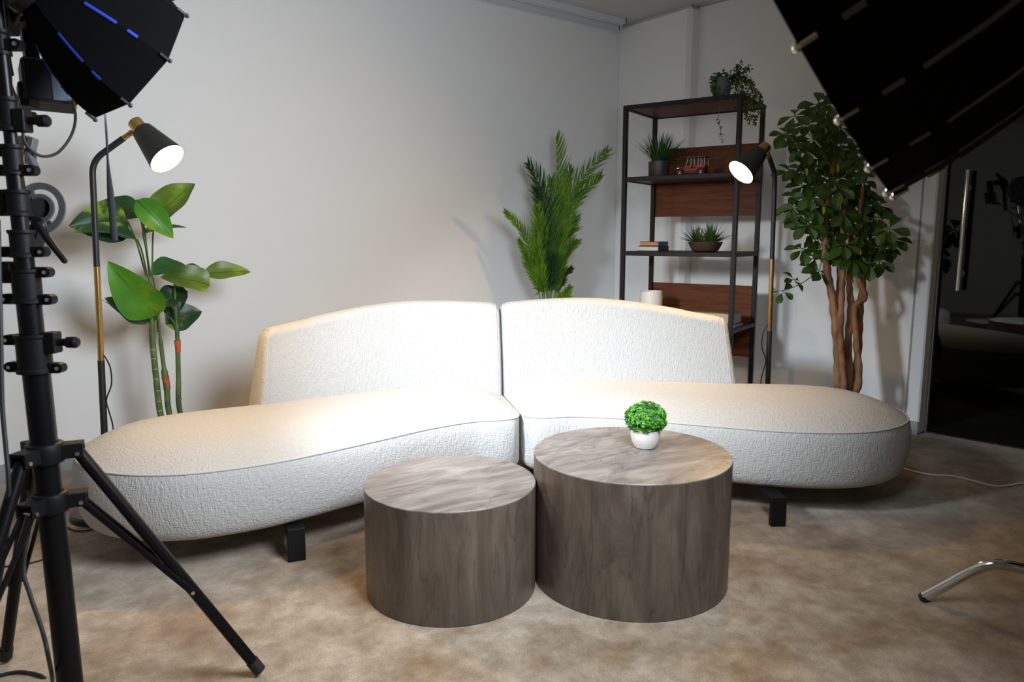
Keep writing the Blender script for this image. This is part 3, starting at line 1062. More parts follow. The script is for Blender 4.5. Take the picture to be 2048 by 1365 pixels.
for t, sg in ((ML, -1), (MR, 1)):
    g = G()
    for (ua, va, ub, vb, w) in ((0.10, 0.40, 1.30, 0.05, 0.06), (0.14, 0.62, 0.14, 0.16, 0.05), (1.05, 0.36, 1.05, -0.26, 0.05)):
        p, q = uv2w(V(ua*sg, va, 0), 0.112), uv2w(V(ub*sg, vb, 0), 0.112)
        d = (q-p).normalized()
        g.box((p+q)/2, ((q-p).length, w, 0.030), (d, V(-d.y, d.x, 0), V(0, 0, 1)))
    g.build('base_frame', M_BLACK, t)
for (t, px, py, rot) in ((ML, 594, 1121, -0.25), (MR, 1554, 1052, -0.62)):
    p = atz(px, py)
    sofa_foot(t, p.x, p.y, rot)
for (t, sg, u, v) in ((ML, -1, 0.14, 0.18), (ML, -1, 0.14, 0.58), (ML, -1, 1.15, 0.30), (MR, 1, 0.14, 0.18), (MR, 1, 0.14, 0.58), (MR, 1, 1.15, 0.30)):
    p = uv2w(V(u*sg, v, 0), 0)
    sofa_foot(t, p.x, p.y, -AL)

# ------------------------------------------------------------------ drum tables
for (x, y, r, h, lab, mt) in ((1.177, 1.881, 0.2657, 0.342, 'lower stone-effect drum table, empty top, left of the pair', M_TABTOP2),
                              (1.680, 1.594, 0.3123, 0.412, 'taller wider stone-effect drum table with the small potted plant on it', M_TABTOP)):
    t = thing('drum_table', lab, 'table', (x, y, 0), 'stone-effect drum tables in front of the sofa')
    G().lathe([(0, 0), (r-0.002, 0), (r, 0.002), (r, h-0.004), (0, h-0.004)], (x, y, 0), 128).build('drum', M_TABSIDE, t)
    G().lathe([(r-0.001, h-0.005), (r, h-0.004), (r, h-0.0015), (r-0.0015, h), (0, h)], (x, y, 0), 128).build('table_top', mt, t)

# small topiary on the taller table
def scatter_leaves(c, rx, rz, n, size, mats_, seed, low=-0.5):
    random.seed(seed)
    gs = [G() for _ in mats_]
    for i in range(n):
        while True:
            d = V(random.gauss(0, 1), random.gauss(0, 1), random.gauss(0, 1)).normalized()
            if d.z > low:
                break
        rr = random.uniform(0.86, 1.06)
        p = Vector(c) + V(d.x*rx*rr, d.y*rx*rr, d.z*rz*rr)
        q = (d + V(random.uniform(-.6, .6), random.uniform(-.6, .6), random.uniform(-.4, .7))).normalized()
        _, s, u = frame(q)
        g = random.choice(gs)
        for k in range(4):
            a = k*PI/2+random.random()
            e = (s*math.cos(a)+u*math.sin(a))
            e = (e+q*0.35).normalized()
            g.leaf(p, p+e*size*random.uniform(.8, 1.2), size*0.85, q, nl=3, fold=0.3)
    return gs


tp = atz(1290, 895, 0.412)
tp.z = 0.412
t = thing('topiary_plant', 'small round green topiary in a white pot on the taller drum table', 'potted plant', tp)
G().lathe([(0, 0), (0.027, 0), (0.034, 0.003), (0.043, 0.020), (0.0475, 0.038), (0.048, 0.062), (0.044, 0.062), (0.043, 0.045), (0.0, 0.040)], tp, 44).build('pot', M_POTW, t)
G().ball(tp+V(0, 0, 0.098), 0.054, 16).build('core', M_L4, t)
gs = scatter_leaves(tp+V(0, 0, 0.098), 0.062, 0.050, 900, 0.0085, (0, 1, 2), 5, low=-0.8)
for g_, m_ in zip(gs, (M_TOP1, M_TOP2, M_TOP1)):
    g_.build('foliage', m_, t)

# ------------------------------------------------------------------ floor lamps
def floor_lamp(label, base, bend, joint, cap0, mouth, tocam, group, cable_side, dial):
    """base: floor point; bend, joint: pole bend and arm end; cap0: rear end of the head; mouth: centre of the opening"""
    t = thing('floor_lamp', label, 'floor lamp', (base.x, base.y, 0), group)
    G().lathe([(0, 0), (0.128, 0), (0.132, 0.004), (0.132, 0.020), (0.126, 0.028), (0.02, 0.030), (0, 0.030)], (base.x, base.y, 0), 48).build('base', M_BLACK, t)
    b0 = V(base.x, base.y, 0.028)
    top = bend
    u = (top-b0)
    zA, zB = 0.62, 0.98           # brass sleeve between these heights
    pA, pB = b0+u*((zA-b0.z)/u.z), b0+u*((zB-b0.z)/u.z)
    G().tube([b0, pA], 0.0125, 20).build('pole', M_BLACK, t)
    G().tube([pA, pB], 0.0112, 20).build('brass_sleeve', M_BRASS, t, label='brass middle section')
    arm = (joint-top).normalized()
    br = [pB, top - u.normalized()*0.05]
    for i in range(1, 8):
        q = i/8
        a_ = top-u.normalized()*0.05; c_ = top+arm*0.05
        br.append(a_*(1-q)**2 + top*2*q*(1-q) + c_*q*q)
    br += [top+arm*0.05, joint-arm*0.035]
    G().tube(br, 0.0112, 20).build('arm', M_BLACK, t)
    g = G().tube([joint-arm*0.036, joint-arm*0.008], 0.0095, 16)
    g.ball(joint, 0.011, 12)
    ax = (mouth-cap0).normalized()
    tube_c = cap0 + ax*0.03
    g.tube([joint, tube_c], 0.006, 10)
    jt = g.build('swivel_joint', M_BRASS, t, label='brass joint')
    L_ = (mouth-cap0).length
    hd = G().lathe([(0, 0), (0.024, 0), (0.0265, 0.002), (0.0265, 0.046), (0.0, 0.046)], cap0, 32, axis=ax).build('socket_cap', M_BRASS, t, label='brass cylinder cap')
    s0 = 0.043
    sh = G().lathe([(0.0, s0), (0.032, s0), (0.0385, s0+0.006), (0.068, L_), (0.0665, L_), (0.0372, s0+0.010), (0.0, s0+0.008)], cap0, 48, axis=ax).build('lamp_shade', M_SHADE, t)
    G().lathe([(0.0, s0+0.012), (0.036, s0+0.012), (0.0655, L_-0.0005)], cap0, 48, axis=ax).build('shade_lining', M_SHADEIN, sh)
    G().lathe([(0.0, L_-0.016), (0.052, L_-0.016), (0.056, L_-0.022), (0.03, L_-0.085), (0.0, L_-0.085)], cap0, 40, axis=ax).build('bulb', E_LAMP, t)
    # cable hugging the pole with an inline switch
    sd = cable_side
    cp = [b0+u*0.455+sd*0.012, b0+u*0.42+sd*0.034, b0+u*0.37+sd*0.036, b0+u*0.325+sd*0.014, b0+u*0.29+sd*0.022, b0+u*0.25+sd*0.034, b0+u*0.20+sd*0.035, b0+u*0.12+sd*0.030, b0+u*0.05+sd*0.04, b0+u*0.0+sd*0.10, b0+sd*0.15-V(0, 0, 0.024)]
    cb = G().tube(spline(cp, 8), 0.0028, 8).build('cable', M_RUBBER, t)
    sp0 = b0+u*0.195+sd*0.036
    G().box(sp0, (0.018, 0.016, 0.062), (rgt, hfw, V(0, 0, 1))).build('switch', M_RUBBER, cb)
    return t


E_LAMP = emit('warm_bulb', WARM, LAMP_POWER)
lb_ = V(0.404, 3.20, 0)
dL = (V(0.404, 3.2, 1.4)-CAM).dot(fwd)
bendL, jointL, capL = atd(184, 322, dL+0.02), atd(262, 266, dL+0.01), atd(269, 244, dL)
mouthL = capL + (rgt*0.665 - upv*0.72 - fwd*0.10).normalized()*0.195
floor_lamp('lit black floor lamp with brass sleeve beside the large-leafed plant', lb_, bendL, jointL, capL, mouthL, None, 'black and brass floor lamps', rgt, 0)
rb_ = atz(1531, 898)
rb_.z = 0
dR = (V(3.238, 2.166, 1.39)-CAM).dot(fwd)
bendR, jointR, capR = atd(1550, 348, dR), atd(1535, 305, dR-0.135), atd(1533, 291, dR-0.14)
axR = (rgt*-0.66 - upv*0.68 - fwd*0.14).normalized()
mouthR = capR + axR*0.188
floor_lamp('lit black floor lamp with brass sleeve standing in front of the shelf unit', rb_, bendR, jointR, capR, mouthR, None, 'black and brass floor lamps', rgt*-1, 0)

# ------------------------------------------------------------------ shelf unit
HS = 1.83
c_fl, c_fr, c_br, c_bl = V(3.142, 3.096, 0), V(3.348, 2.472, 0), V(3.756, 2.588, 0), V(3.534, 3.222, 0)
c0 = (c_fl+c_fr+c_br+c_bl)/4
sx = (c_fr-c_fl + c_br-c_bl).normalized()
sy = V(-sx.y, sx.x, 0)
if sy.dot(c_br-c_fr) < 0:
    sy = -sy
SW, SD = 0.655, 0.415


def sh(a, b, z=0.0):
    """a in 0..1 left to right along the front, b in 0..1 front to back"""
    return c0 + sx*((a-0.5)*SW) + sy*((b-0.5)*SD) + V(0, 0, z)


AX = (sx, sy, V(0, 0, 1))
shelf = thing('shelf_unit', 'open black metal shelf unit with walnut back panels by the corner', 'shelf unit', c0)
pw = 0.025
f0 = sh(0, 0)
zs2 = atline(f0.x, f0.y, 355)
zs3 = atline(f0.x, f0.y, 503)
f1 = sh(1, 0)
zs4 = atline(f1.x, f1.y, 660)
levels = [0.12, zs4, zs3, zs2]
for a in (0, 1):
    for b in (0, 1):
        G().box(sh(a, b, HS/2), (pw, pw, HS), AX).build('post', M_SHELFBLK, shelf, smooth=False)
for z in levels+[HS-0.012]:
    top = z > HS-0.05
    g = G()
    h_ = 0.024
    zc = z-h_/2 if not top else HS-h_/2
    for b in (0, 1):
        g.box(sh(0.5, b, zc), (SW-pw, pw*0.9, h_), AX)
    for a in (0, 1):
        g.box(sh(a, 0.5, zc), (pw*0.9, SD-pw, h_), AX)
    sf = g.build('shelf_frame', M_SHELFBLK, shelf, smooth=False)
    G().box(sh(0.5, 0.5, zc+0.002), (SW-pw, SD-pw, h_-0.006), AX).build('shelf_board', M_WOODD if not top else M_WOOD, shelf, smooth=False)
q1 = sh(1, 1)
zt, zb = atline(q1.x, q1.y, 285), atline(q1.x, q1.y, 431)
G().box(sh(0.5, 1.0, (zt+zb)/2) + sy*0.018, (SW, 0.014, zt-zb), AX).build('back_panel', M_WOOD, shelf, smooth=False)
zt, zb = atline(q1.x, q1.y, 573), atline(q1.x, q1.y, 716)
G().box(sh(0.5, 1.0, (zt+zb)/2) + sy*0.018, (SW, 0.014, zt-zb), AX).build('back_panel', M_WOOD, shelf, smooth=False)


def blades(c, n, L, spread, w, seed, up=0.6, rad=0.02, keep=None):
    random.seed(seed)
    g = G()
    for i in range(n):
        a = random.uniform(0, 2*PI); tl = random.uniform(0.02, 1)**0.7*spread
        d = V(math.cos(a)*math.sin(tl), math.sin(a)*math.sin(tl), math.cos(tl))
        l_ = L*random.uniform(0.65, 1.05)
        p0 = Vector(c)+V(math.cos(a), math.sin(a), 0)*rad*random.random()
        pm = p0 + d*l_*0.55
        pt = p0 + d*l_ - V(0, 0, 1)*l_*0.22*math.sin(tl)*up
        if keep and not (keep(pt) and keep(pm)):
            continue
        s = V(-math.sin(a), math.cos(a), 0)
        pts = spline([p0, pm, pt], 4)
        vs, fs = [], []
        m_ = len(pts)
        for j, p in enumerate(pts):
            ww = w*(1-(j/(m_-1))**2.2)+0.0003
            vs += [p-s*ww/2, p+s*ww/2, p+V(0, 0, -0.3*ww)]
        for j in range(m_-1):
            k = j*3
            fs += [(k, k+2, k+5, k+3), (k+2, k+1, k+4, k+5)]
        g.add(vs, fs)
    return g


# spiky plant in a dark pot, second shelf
p = atz(1314, 350, zs2+0.001); p = sh(0.22, 0.38, zs2)
t = thing('spiky_potted_plant', 'spiky green plant in a dark brown cylinder pot on the upper shelf', 'potted plant', p)
G().lathe([(0, 0), (0.058, 0), (0.060, 0.003), (0.062, 0.092), (0.0605, 0.094), (0.057, 0.092), (0.056, 0.08), (0, 0.08)], p, 40).build('pot', M_POTD, t)
G().lathe([(0.0565, 0.079), (0.03, 0.084), (0, 0.086)], p, 24).build('soil', M_SOIL, t)


def in_bay(q):
    w_ = q-c0
    u_, v_ = w_.dot(sx)/SW+0.5, w_.dot(sy)/SD+0.5
    return 0.05 < u_ < 0.97 and 0.06 < v_ < 0.93 and q.z > zs2+0.012 and not (u_ > 0.36 and q.z < zs2+0.13)


blades(p+V(0, 0, 0.082), 260, 0.20, 1.4, 0.0085, 3, rad=0.035, keep=in_bay).build('foliage', M_GRASS, t)

# red model car
pc_ = sh(0.52, 0.40, zs2)
t = thing('model_car', 'small red vintage model car with open cab on the upper shelf', 'model car', pc_)
CL, CW, CHh = 0.185, 0.075, 0.11
cx_, cy_ = sx, sy


def cp(a, b, z):
    return pc_ + cx_*(a*CL) + cy_*(b*CW) + V(0, 0, z)


AXC = (cx_, cy_, V(0, 0, 1))
g = G()
g.box(cp(0.10, 0, 0.036), (0.125, 0.062, 0.020), AXC)
g.box(cp(0.30, 0, 0.050), (0.055, 0.060, 0.026), AXC)
g.box(cp(-0.10, 0, 0.048), (0.035, 0.055, 0.026), AXC)
for b in (-0.5, 0.5):
    pts = [cp(-0.42+0.04*i, b, 0.030+0.016*math.sin(PI*i/6)) for i in range(7)]
    g.tube(pts, 0.006, 8, flat=0.4)
    pts = [cp(0.22+0.045*i, b, 0.030+0.014*math.sin(PI*i/6)) for i in range(7)]
    g.tube(pts, 0.006, 8, flat=0.4)
g.build('body', M_RED, t)
g = G().box(cp(-0.28, 0, 0.044), (0.04, 0.036, 0.026), AXC)
g.box(cp(0.0, 0, 0.022), (0.17, 0.04, 0.006), AXC)
g.build('bonnet', M_BLACK, t)
G().box(cp(0.16, 0, 0.106), (0.118, 0.070, 0.006), AXC).build('roof', mat('dark_red_roof', (0.06, 0.012, 0.014), 0.5), t)
g = G()
for b in (-0.42, 0.42):
    for a, aa in ((-0.14, -0.06), (0.03, 0.03), (0.13, 0.13), (0.26, 0.26), (0.34, 0.34), (0.45, 0.45)):
        g.tube([cp(a, b, 0.050), cp(aa, b, 0.104)], 0.0016, 6)
g.build('roof_post', M_CHROME, t)
g = G()
for b in (-0.22, 0.22):
    g.lathe([(0, 0), (0.007, 0), (0.009, 0.004), (0.009, 0.010), (0, 0.012)], cp(-0.38, b, 0.048), 12, axis=-cx_)
g.build('headlamp', M_CHROME, t)
G().box(cp(-0.395, 0, 0.046), (0.003, 0.028, 0.026), AXC).build('grille', M_CHROME, t)
for a in (-0.30, 0.36):
    for b in (-0.47, 0.47):
        c_ = cp(a, b, 0.0195)
        w_ = G()
        vs = []
        w_.tube([c_+(cx_*math.cos(q*PI/10)+V(0, 0, 1)*math.sin(q*PI/10))*0.0165 for q in range(21)], 0.003, 8, caps=False)
        wh = w_.build('wheel', M_RUBBER, t)
        s_ = G()
        for q in range(10):
            e = cx_*math.cos(q*PI/5)+V(0, 0, 1)*math.sin(q*PI/5)
            s_.tube([c_, c_+e*0.0145], 0.0012, 5)
        s_.tube([c_-cy_*0.003, c_+cy_*0.003], 0.004, 10)
        s_.build('spokes', M_CHROME, wh)

# succulents in a bronze bowl
p = sh(0.66, 0.42, zs3)
t = thing('succulent_bowl', 'pair of spiky succulents in a wide bronze bowl on the middle shelf', 'potted plant', p)
G().lathe([(0, 0), (0.060, 0), (0.075, 0.008), (0.096, 0.050), (0.098, 0.056), (0.094, 0.056), (0.088, 0.045), (0, 0.044)], p, 48).build('bowl', M_BOWL, t)
G().lathe([(0.088, 0.045), (0.04, 0.05), (0, 0.051)], p, 24).build('soil', M_SOIL, t)
for i, (da, L_) in enumerate(((-0.048, 0.115), (0.034, 0.135))):
    blades(p+sx*da+V(0, 0, 0.05), 90, L_, 1.35, 0.008, 20+i, up=0.1, rad=0.012).build('rosette', M_SUC, t)

# books on the middle shelf
def book(label, c, size, ang, cover, pages_c, group, spine=None):
    a = V(math.cos(ang), math.sin(ang), 0); b = V(-a.y, a.x, 0)
    t = thing('book', label, 'book', c, group)
    w, d, h = size
    g = G()
    g.box(c+V(0, 0, 0.0015), (w, d, 0.003), (a, b, V(0, 0, 1)))
    g.box(c+V(0, 0, h-0.0015), (w, d, 0.003), (a, b, V(0, 0, 1)))
    g.box(c+a*(w/2-0.0015)+V(0, 0, h/2), (0.003, d, h), (a, b, V(0, 0, 1)))
    cv = g.build('cover', cover, t, smooth=False)
    G().box(c-a*0.002+V(0, 0, h/2), (w-0.008, d-0.006, h-0.006), (a, b, V(0, 0, 1))).build('pages', pages_c, t, smooth=False)
    if spine:
        G().box(c+a*(w/2+0.0002)-b*d*0.1+V(0, 0, h/2), (0.001, d*0.45, h*0.55), (a, b, V(0, 0, 1))).build('spine_label', spine, cv, smooth=False)
    return t


m_or = mat('orange_page_edge', (0.55, 0.24, 0.08), 0.7, stretch=(1, 1, 60), var=0.1, vscale=5)
m_pg = mat('paper_pages', (0.62, 0.56, 0.50), 0.8, var=0.06, stretch=(1, 1, 60), vscale=5)
m_dk = mat('charcoal_cover', (0.018, 0.018, 0.02), 0.5)
m_bg = mat('blue_green_cover', (0.02, 0.07, 0.10), 0.4, color2=(0.03, 0.05, 0.22), vscale=18)
m_lb = mat('green_label', (0.02, 0.12, 0.08), 0.5)
pcorner = atz(1316, 501, zs3)
bang = math.atan2((rgt+hfw*0.35).y, (rgt+hfw*0.35).x)
# the right-hand face (spine) turns away, the left-hand long face looks at the camera
ba = V(math.cos(bang), math.sin(bang), 0); bb = V(-ba.y, ba.x, 0)


def book_from_corner(corner, w, d, z):
    return V(corner.x, corner.y, 0) - ba*w/2 + bb*d/2 + V(0, 0, z)


bang2 = math.radians(-62)
pb = sh(0.17, 0.44, zs3)
book('white-edged book with charcoal cover, bottom of the pair on the middle shelf', pb, (0.140, 0.120, 0.030), math.atan2(rgt.y, rgt.x)-0.72, m_dk, m_pg, 'books on the middle shelf')
book('orange-edged book with blue-green spine, upper of the pair on the middle shelf', pb+V(0, 0, 0.0305)+rgt*0.002, (0.130, 0.112, 0.026), math.atan2(rgt.y, rgt.x)-0.72, m_bg, m_or, 'books on the middle shelf', m_lb)

# white pot and books on the lowest visible shelf
p = sh(0.20, 0.30, zs4)
t = tag(G().lathe([(0, 0), (0.048, 0), (0.058, 0.010), (0.066, 0.05), (0.067, 0.15), (0.065, 0.180), (0.061, 0.182), (0.060, 0.174), (0.060, 0.03), (0, 0.02)], p, 44).build('white_pot', M_POTW), 'empty white ceramic pot just above the sofa back, on the lower shelf', 'pot')
m_gold = mat('ochre_cover', (0.13, 0.085, 0.02), 0.5, var=0.2)
m_cream = mat('cream_pages', (0.42, 0.35, 0.27), 0.8, var=0.06, stretch=(1, 1, 60), vscale=5)
m_lblue = mat('pale_blue_cover', (0.16, 0.28, 0.42), 0.5)
an = math.atan2(sx.y, sx.x)
pq = sh(0.80, 0.42, zs4)
book('thin pale blue book under the ochre one on the lower shelf', pq, (0.24, 0.16, 0.012), an+PI, m_lblue, m_cream, 'books on the lower shelf')
book('thick ochre book with cream pages on the lower shelf', pq+V(0, 0, 0.0125)-sx*0.005, (0.235, 0.155, 0.066), an+PI, m_gold, m_cream, 'books on the lower shelf')

# trailing plant on top of the shelf unit
p = sh(0.78, 0.28, HS)
t = thing('trailing_plant', 'trailing green vine plant in a grey pot on top of the shelf unit', 'potted plant', p)
G().lathe([(0, 0), (0.030, 0), (0.040, 0.012), (0.050, 0.045), (0.047, 0.085), (0.034, 0.115), (0.030, 0.115), (0.040, 0.08), (0, 0.075)], p, 36).build('pot', M_POTG, t)
random.seed(12)
tv = p+V(0, 0, 0.115)
vines = []
dep0 = (p-CAM).dot(fwd)


def vp(px, py, dd=0.0):
    return atd(px, py, dep0+dd)


vines = [
    [vp(1462, 160), vp(1440, 158, -.03), vp(1424, 162, -.04), vp(1430, 182, -.05)],
    [vp(1465, 155), vp(1448, 148), vp(1432, 152, -.03), vp(1427, 172, -.04), vp(1436, 188, -.05)],
    [vp(1468, 155), vp(1476, 138), vp(1481, 130)],
    [vp(1470, 155), vp(1486, 145, .02), vp(1497, 136, .03)],
    [vp(1470, 160), vp(1490, 160), vp(1506, 178), vp(1520, 200), vp(1522, 230)],
    [vp(1470, 160), vp(1488, 165, -.06), vp(1500, 195, -.12), vp(1508, 228, -.13), vp(1511, 246, -.13)],
    [vp(1468, 160), vp(1482, 172, -.08), vp(1490, 205, -.13), vp(1494, 228, -.14), vp(1500, 240, -.14)],
    [vp(1466, 160), vp(1455, 178, -.10), vp(1442, 200, -.16), vp(1437, 232, -.16), vp(1441, 262, -.16), vp(1446, 285, -.16)],
    [vp(1466, 160), vp(1478, 180, -.10), vp(1484, 200, -.14), vp(1480, 215, -.14)],
    [vp(1468, 160), vp(1500, 165, .03), vp(1512, 190, 0.0), vp(1526, 215, -.03)],
    [vp(1466, 158), vp(1470, 172, -.07), vp(1474, 195, -.12)],
    [vp(1466, 158), vp(1486, 150, -.02), vp(1500, 168, -.04), vp(1506, 200, -.06)],
]
for k, vn in enumerate(vines):
    pts = spline(vn, 7)
    st_ = G().tube(pts, 0.0012, 5).build('vine', M_STEM, t)
    ga, gb = G(), G()
    dense = 1 if k == 7 else 2
    for j, q in enumerate(pts):
        for z_ in range(dense if k == 7 else 4):
            d = V(random.gauss(0, 1), random.gauss(0, 1), random.gauss(0, 0.8)).normalized()
            o_ = q + d*random.uniform(0, 0.004 if k == 7 else 0.016)
            l_ = random.uniform(0.012, 0.020)
            (ga if random.random() > 0.22 else gb).leaf(o_, o_+d*l_, l_*0.75, V(random.gauss(0, 1), random.gauss(0, 1), 1), nl=4)
    ga.build('vine_leaves', M_VINE, st_)
    if gb.v:
        gb.build('vine_leaves', M_VINEL, st_)

# ------------------------------------------------------------------ large-leafed plant (left)
Y0 = 3.52
t = thing('philodendron_plant', 'tall large-leafed plant with ringed green canes behind the left sofa end', 'potted plant', (0.74, Y0, 0))


def lp(cx4, cy4, dy=0.0):
    """crop coordinates to a point on the plane of the plant, dy nearer (-) or farther (+)"""
    return aty(130+cx4/2.1325, 200+cy4/2.1325, Y0+dy)


G().lathe([(0, 0), (0.115, 0), (0.12, 0.01), (0.14, 0.22), (0.13, 0.22), (0.12, 0.19), (0, 0.19)], (0.74, Y0, 0), 40).build('pot', M_POTD, t)
G().lathe([(0.122, 0.19), (0.06, 0.2), (0, 0.2)], (0.74, Y0, 0), 30).build('soil', M_SOIL, t)
cane = [V(0.70, Y0, 0.18), lp(405, 1330), lp(388, 1180), lp(372, 1020), lp(370, 920), lp(366, 820), lp(362, 755)]
cn = G().tube(spline(cane, 6), [0.0135]*12+[0.013]*7+[0.012]*6+[0.010]*6+[0.008]*6, 16).build('cane', M_CANE, t)
for cyy in (1065, 1103, 1148, 1190, 1240, 1285, 1325):
    f = (cyy-1020)/(1330-1020)
    q = lp(372+(405-372)*f, cyy)
    G().tube([q-V(0, 0, .002), q+V(0, 0, .003)], [0.0145, 0.0138], 16).build('node_ring', M_RING, cn)
cb_ = [V(0.74, Y0, 0.18), lp(442, 1325), lp(434, 1230), lp(424, 1160), lp(408, 1030), lp(398, 910)]
cn2 = G().tube(spline(cb_, 6), [0.0125]*12+[0.014]*7+[0.009]*6+[0.005]*6, 14).build('cane', M_CANE, t)
G().tube([lp(437, 1232), lp(432, 1205), lp(427, 1180)], [0.0135, 0.0145, 0.0165], 14).build('sheath', M_SHEATH, cn2, label='orange-red sheath')
cc_ = [V(0.79, Y0+0.02, 0.18), lp(487, 1312), lp(484, 1190), lp(481, 1070), lp(477, 970), lp(470, 870), lp(467, 770)]
cn3 = G().tube(spline(cc_, 6), [0.0115]*12+[0.0105]*7+[0.0095]*6+[0.006]*6+[0.005]*6, 14).build('cane', M_CANE, t)
G().tube([lp(482, 1076), lp(481, 1050), lp(479, 1026)], [0.0115, 0.0125, 0.0145], 14).build('sheath', M_SHEATH, cn3, label='orange-red sheath')
G().tube([lp(487, 1278)-V(0, 0, .002), lp(487, 1278)+V(0, 0, .003)], 0.0125, 14).build('node_ring', M_RING, cn3)

PXM = 3.05/F_PX/2.1325     # metres per crop pixel at the plant
leaves = [
    # base, tip, width, depth base, depth tip, material, up-tilt, petiole origin, droop, shape
    ((380, 512), (548, 352), 118, 0.00, -0.06, M_L3, 0.2, (372, 760), 0.12, 'oval'),
    ((306, 428), (462, 584), 84, -0.10, -0.16, M_L1, 0.5, (365, 750), 0.25, 'oval'),
    ((330, 492), (128, 442), 92, 0.08, 0.16, M_L4, 0.4, (360, 740), 0.15, 'oval'),
    ((268, 520), (24, 535), 150, -0.02, -0.10, M_L2, -0.1, (345, 750), 0.1, 'oval'),
    ((308, 598), (45, 540), 78, -0.08, -0.14, M_L2, 0.7, (352, 755), 0.2, 'oval'),
    ((332, 572), (518, 534), 52, 0.10, 0.16, M_L2, 0.8, (362, 760), 0.1, 'oval'),
    ((398, 915), (188, 710), 148, -0.06, -0.18, M_L1, 0.2, (380, 960), 0.2, 'oval'),
    ((352, 945), (148, 858), 84, 0.02, -0.06, M_L2, 0.5, (368, 990), -0.2, 'oval'),
    ((372, 745), (512, 692), 82, 0.10, 0.12, M_L4, 0.4, (395, 905), 0.2, 'oval'),
    ((618, 792), (410, 742), 92, -0.06, -0.02, M_L3, 0.5, (480, 800), 0.25, 'heart'),
    ((590, 745), (792, 727), 74, 0.02, -0.02, M_L3, 0.4, (490, 800), 0.12, 'oval'),
    ((430, 955), (582, 900), 118, 0.06, 0.02, M_L2, 0.2, (470, 960), 0.1, 'oval'),
    ((400, 870), (522, 815), 88, 0.03, 0.00, M_L2, 0.3, (472, 900), 0.1, 'oval'),
    ((528, 722), (572, 706), 40, 0.14, 0.18, M_L2, 0.4, (480, 800), 0.1, 'oval'),
    ((395, 935), (300, 895), 60, 0.10, 0.14, M_L2, 0.4, (395, 990), 0.1, 'oval'),
    ((505, 800), (430, 925), 100, 0.08, 0.08, M_L2, 0.0, (475, 800), 0.1, 'oval'),
]
for (b_, t_, w, d0, d1, m_, tl, po, dr, shp) in leaves:
    bp, tp_ = lp(*b_, d0), lp(*t_, d1)
    nrm = (-fwd*math.cos(tl*1.1) + V(0, 0, 1)*math.sin(tl*1.1))
    lf = G().leaf(bp, tp_, w*PXM*1.25*(1+0.3*abs(tl)), nrm, droop=dr, fold=0.22, nl=16, shape=shp, wave=0.10).build('leaf', m_, t, auto=80)
    G().tube([bp+(tp_-bp)*f_ + nrm*(0.0022+(dr*(tp_-bp).length*(f_-f_*f_*1.6))) for f_ in [i/8*0.93 for i in range(9)]], [0.0028*(1-i/9) + 0.0006 for i in range(9)], 6).build('midrib', M_STEM, lf)
    o_ = lp(*po)
    md = (o_+bp)/2 + V(0, 0, 0.03)
    G().tube(spline([o_, md, bp], 6), 0.0036, 8).build('petiole', M_STEM, t)

# ------------------------------------------------------------------ palm behind the sofa seam
YP = 3.60
t = thing('palm_plant', 'bushy upright palm with feathery fronds behind the sofa seam', 'potted plant', (2.96, YP-0.02, 0))


def pp_(cx5, cy5, dy=0.0):
    return aty(980+cx5/3.6885, 250+cy5/3.6885, YP+dy)


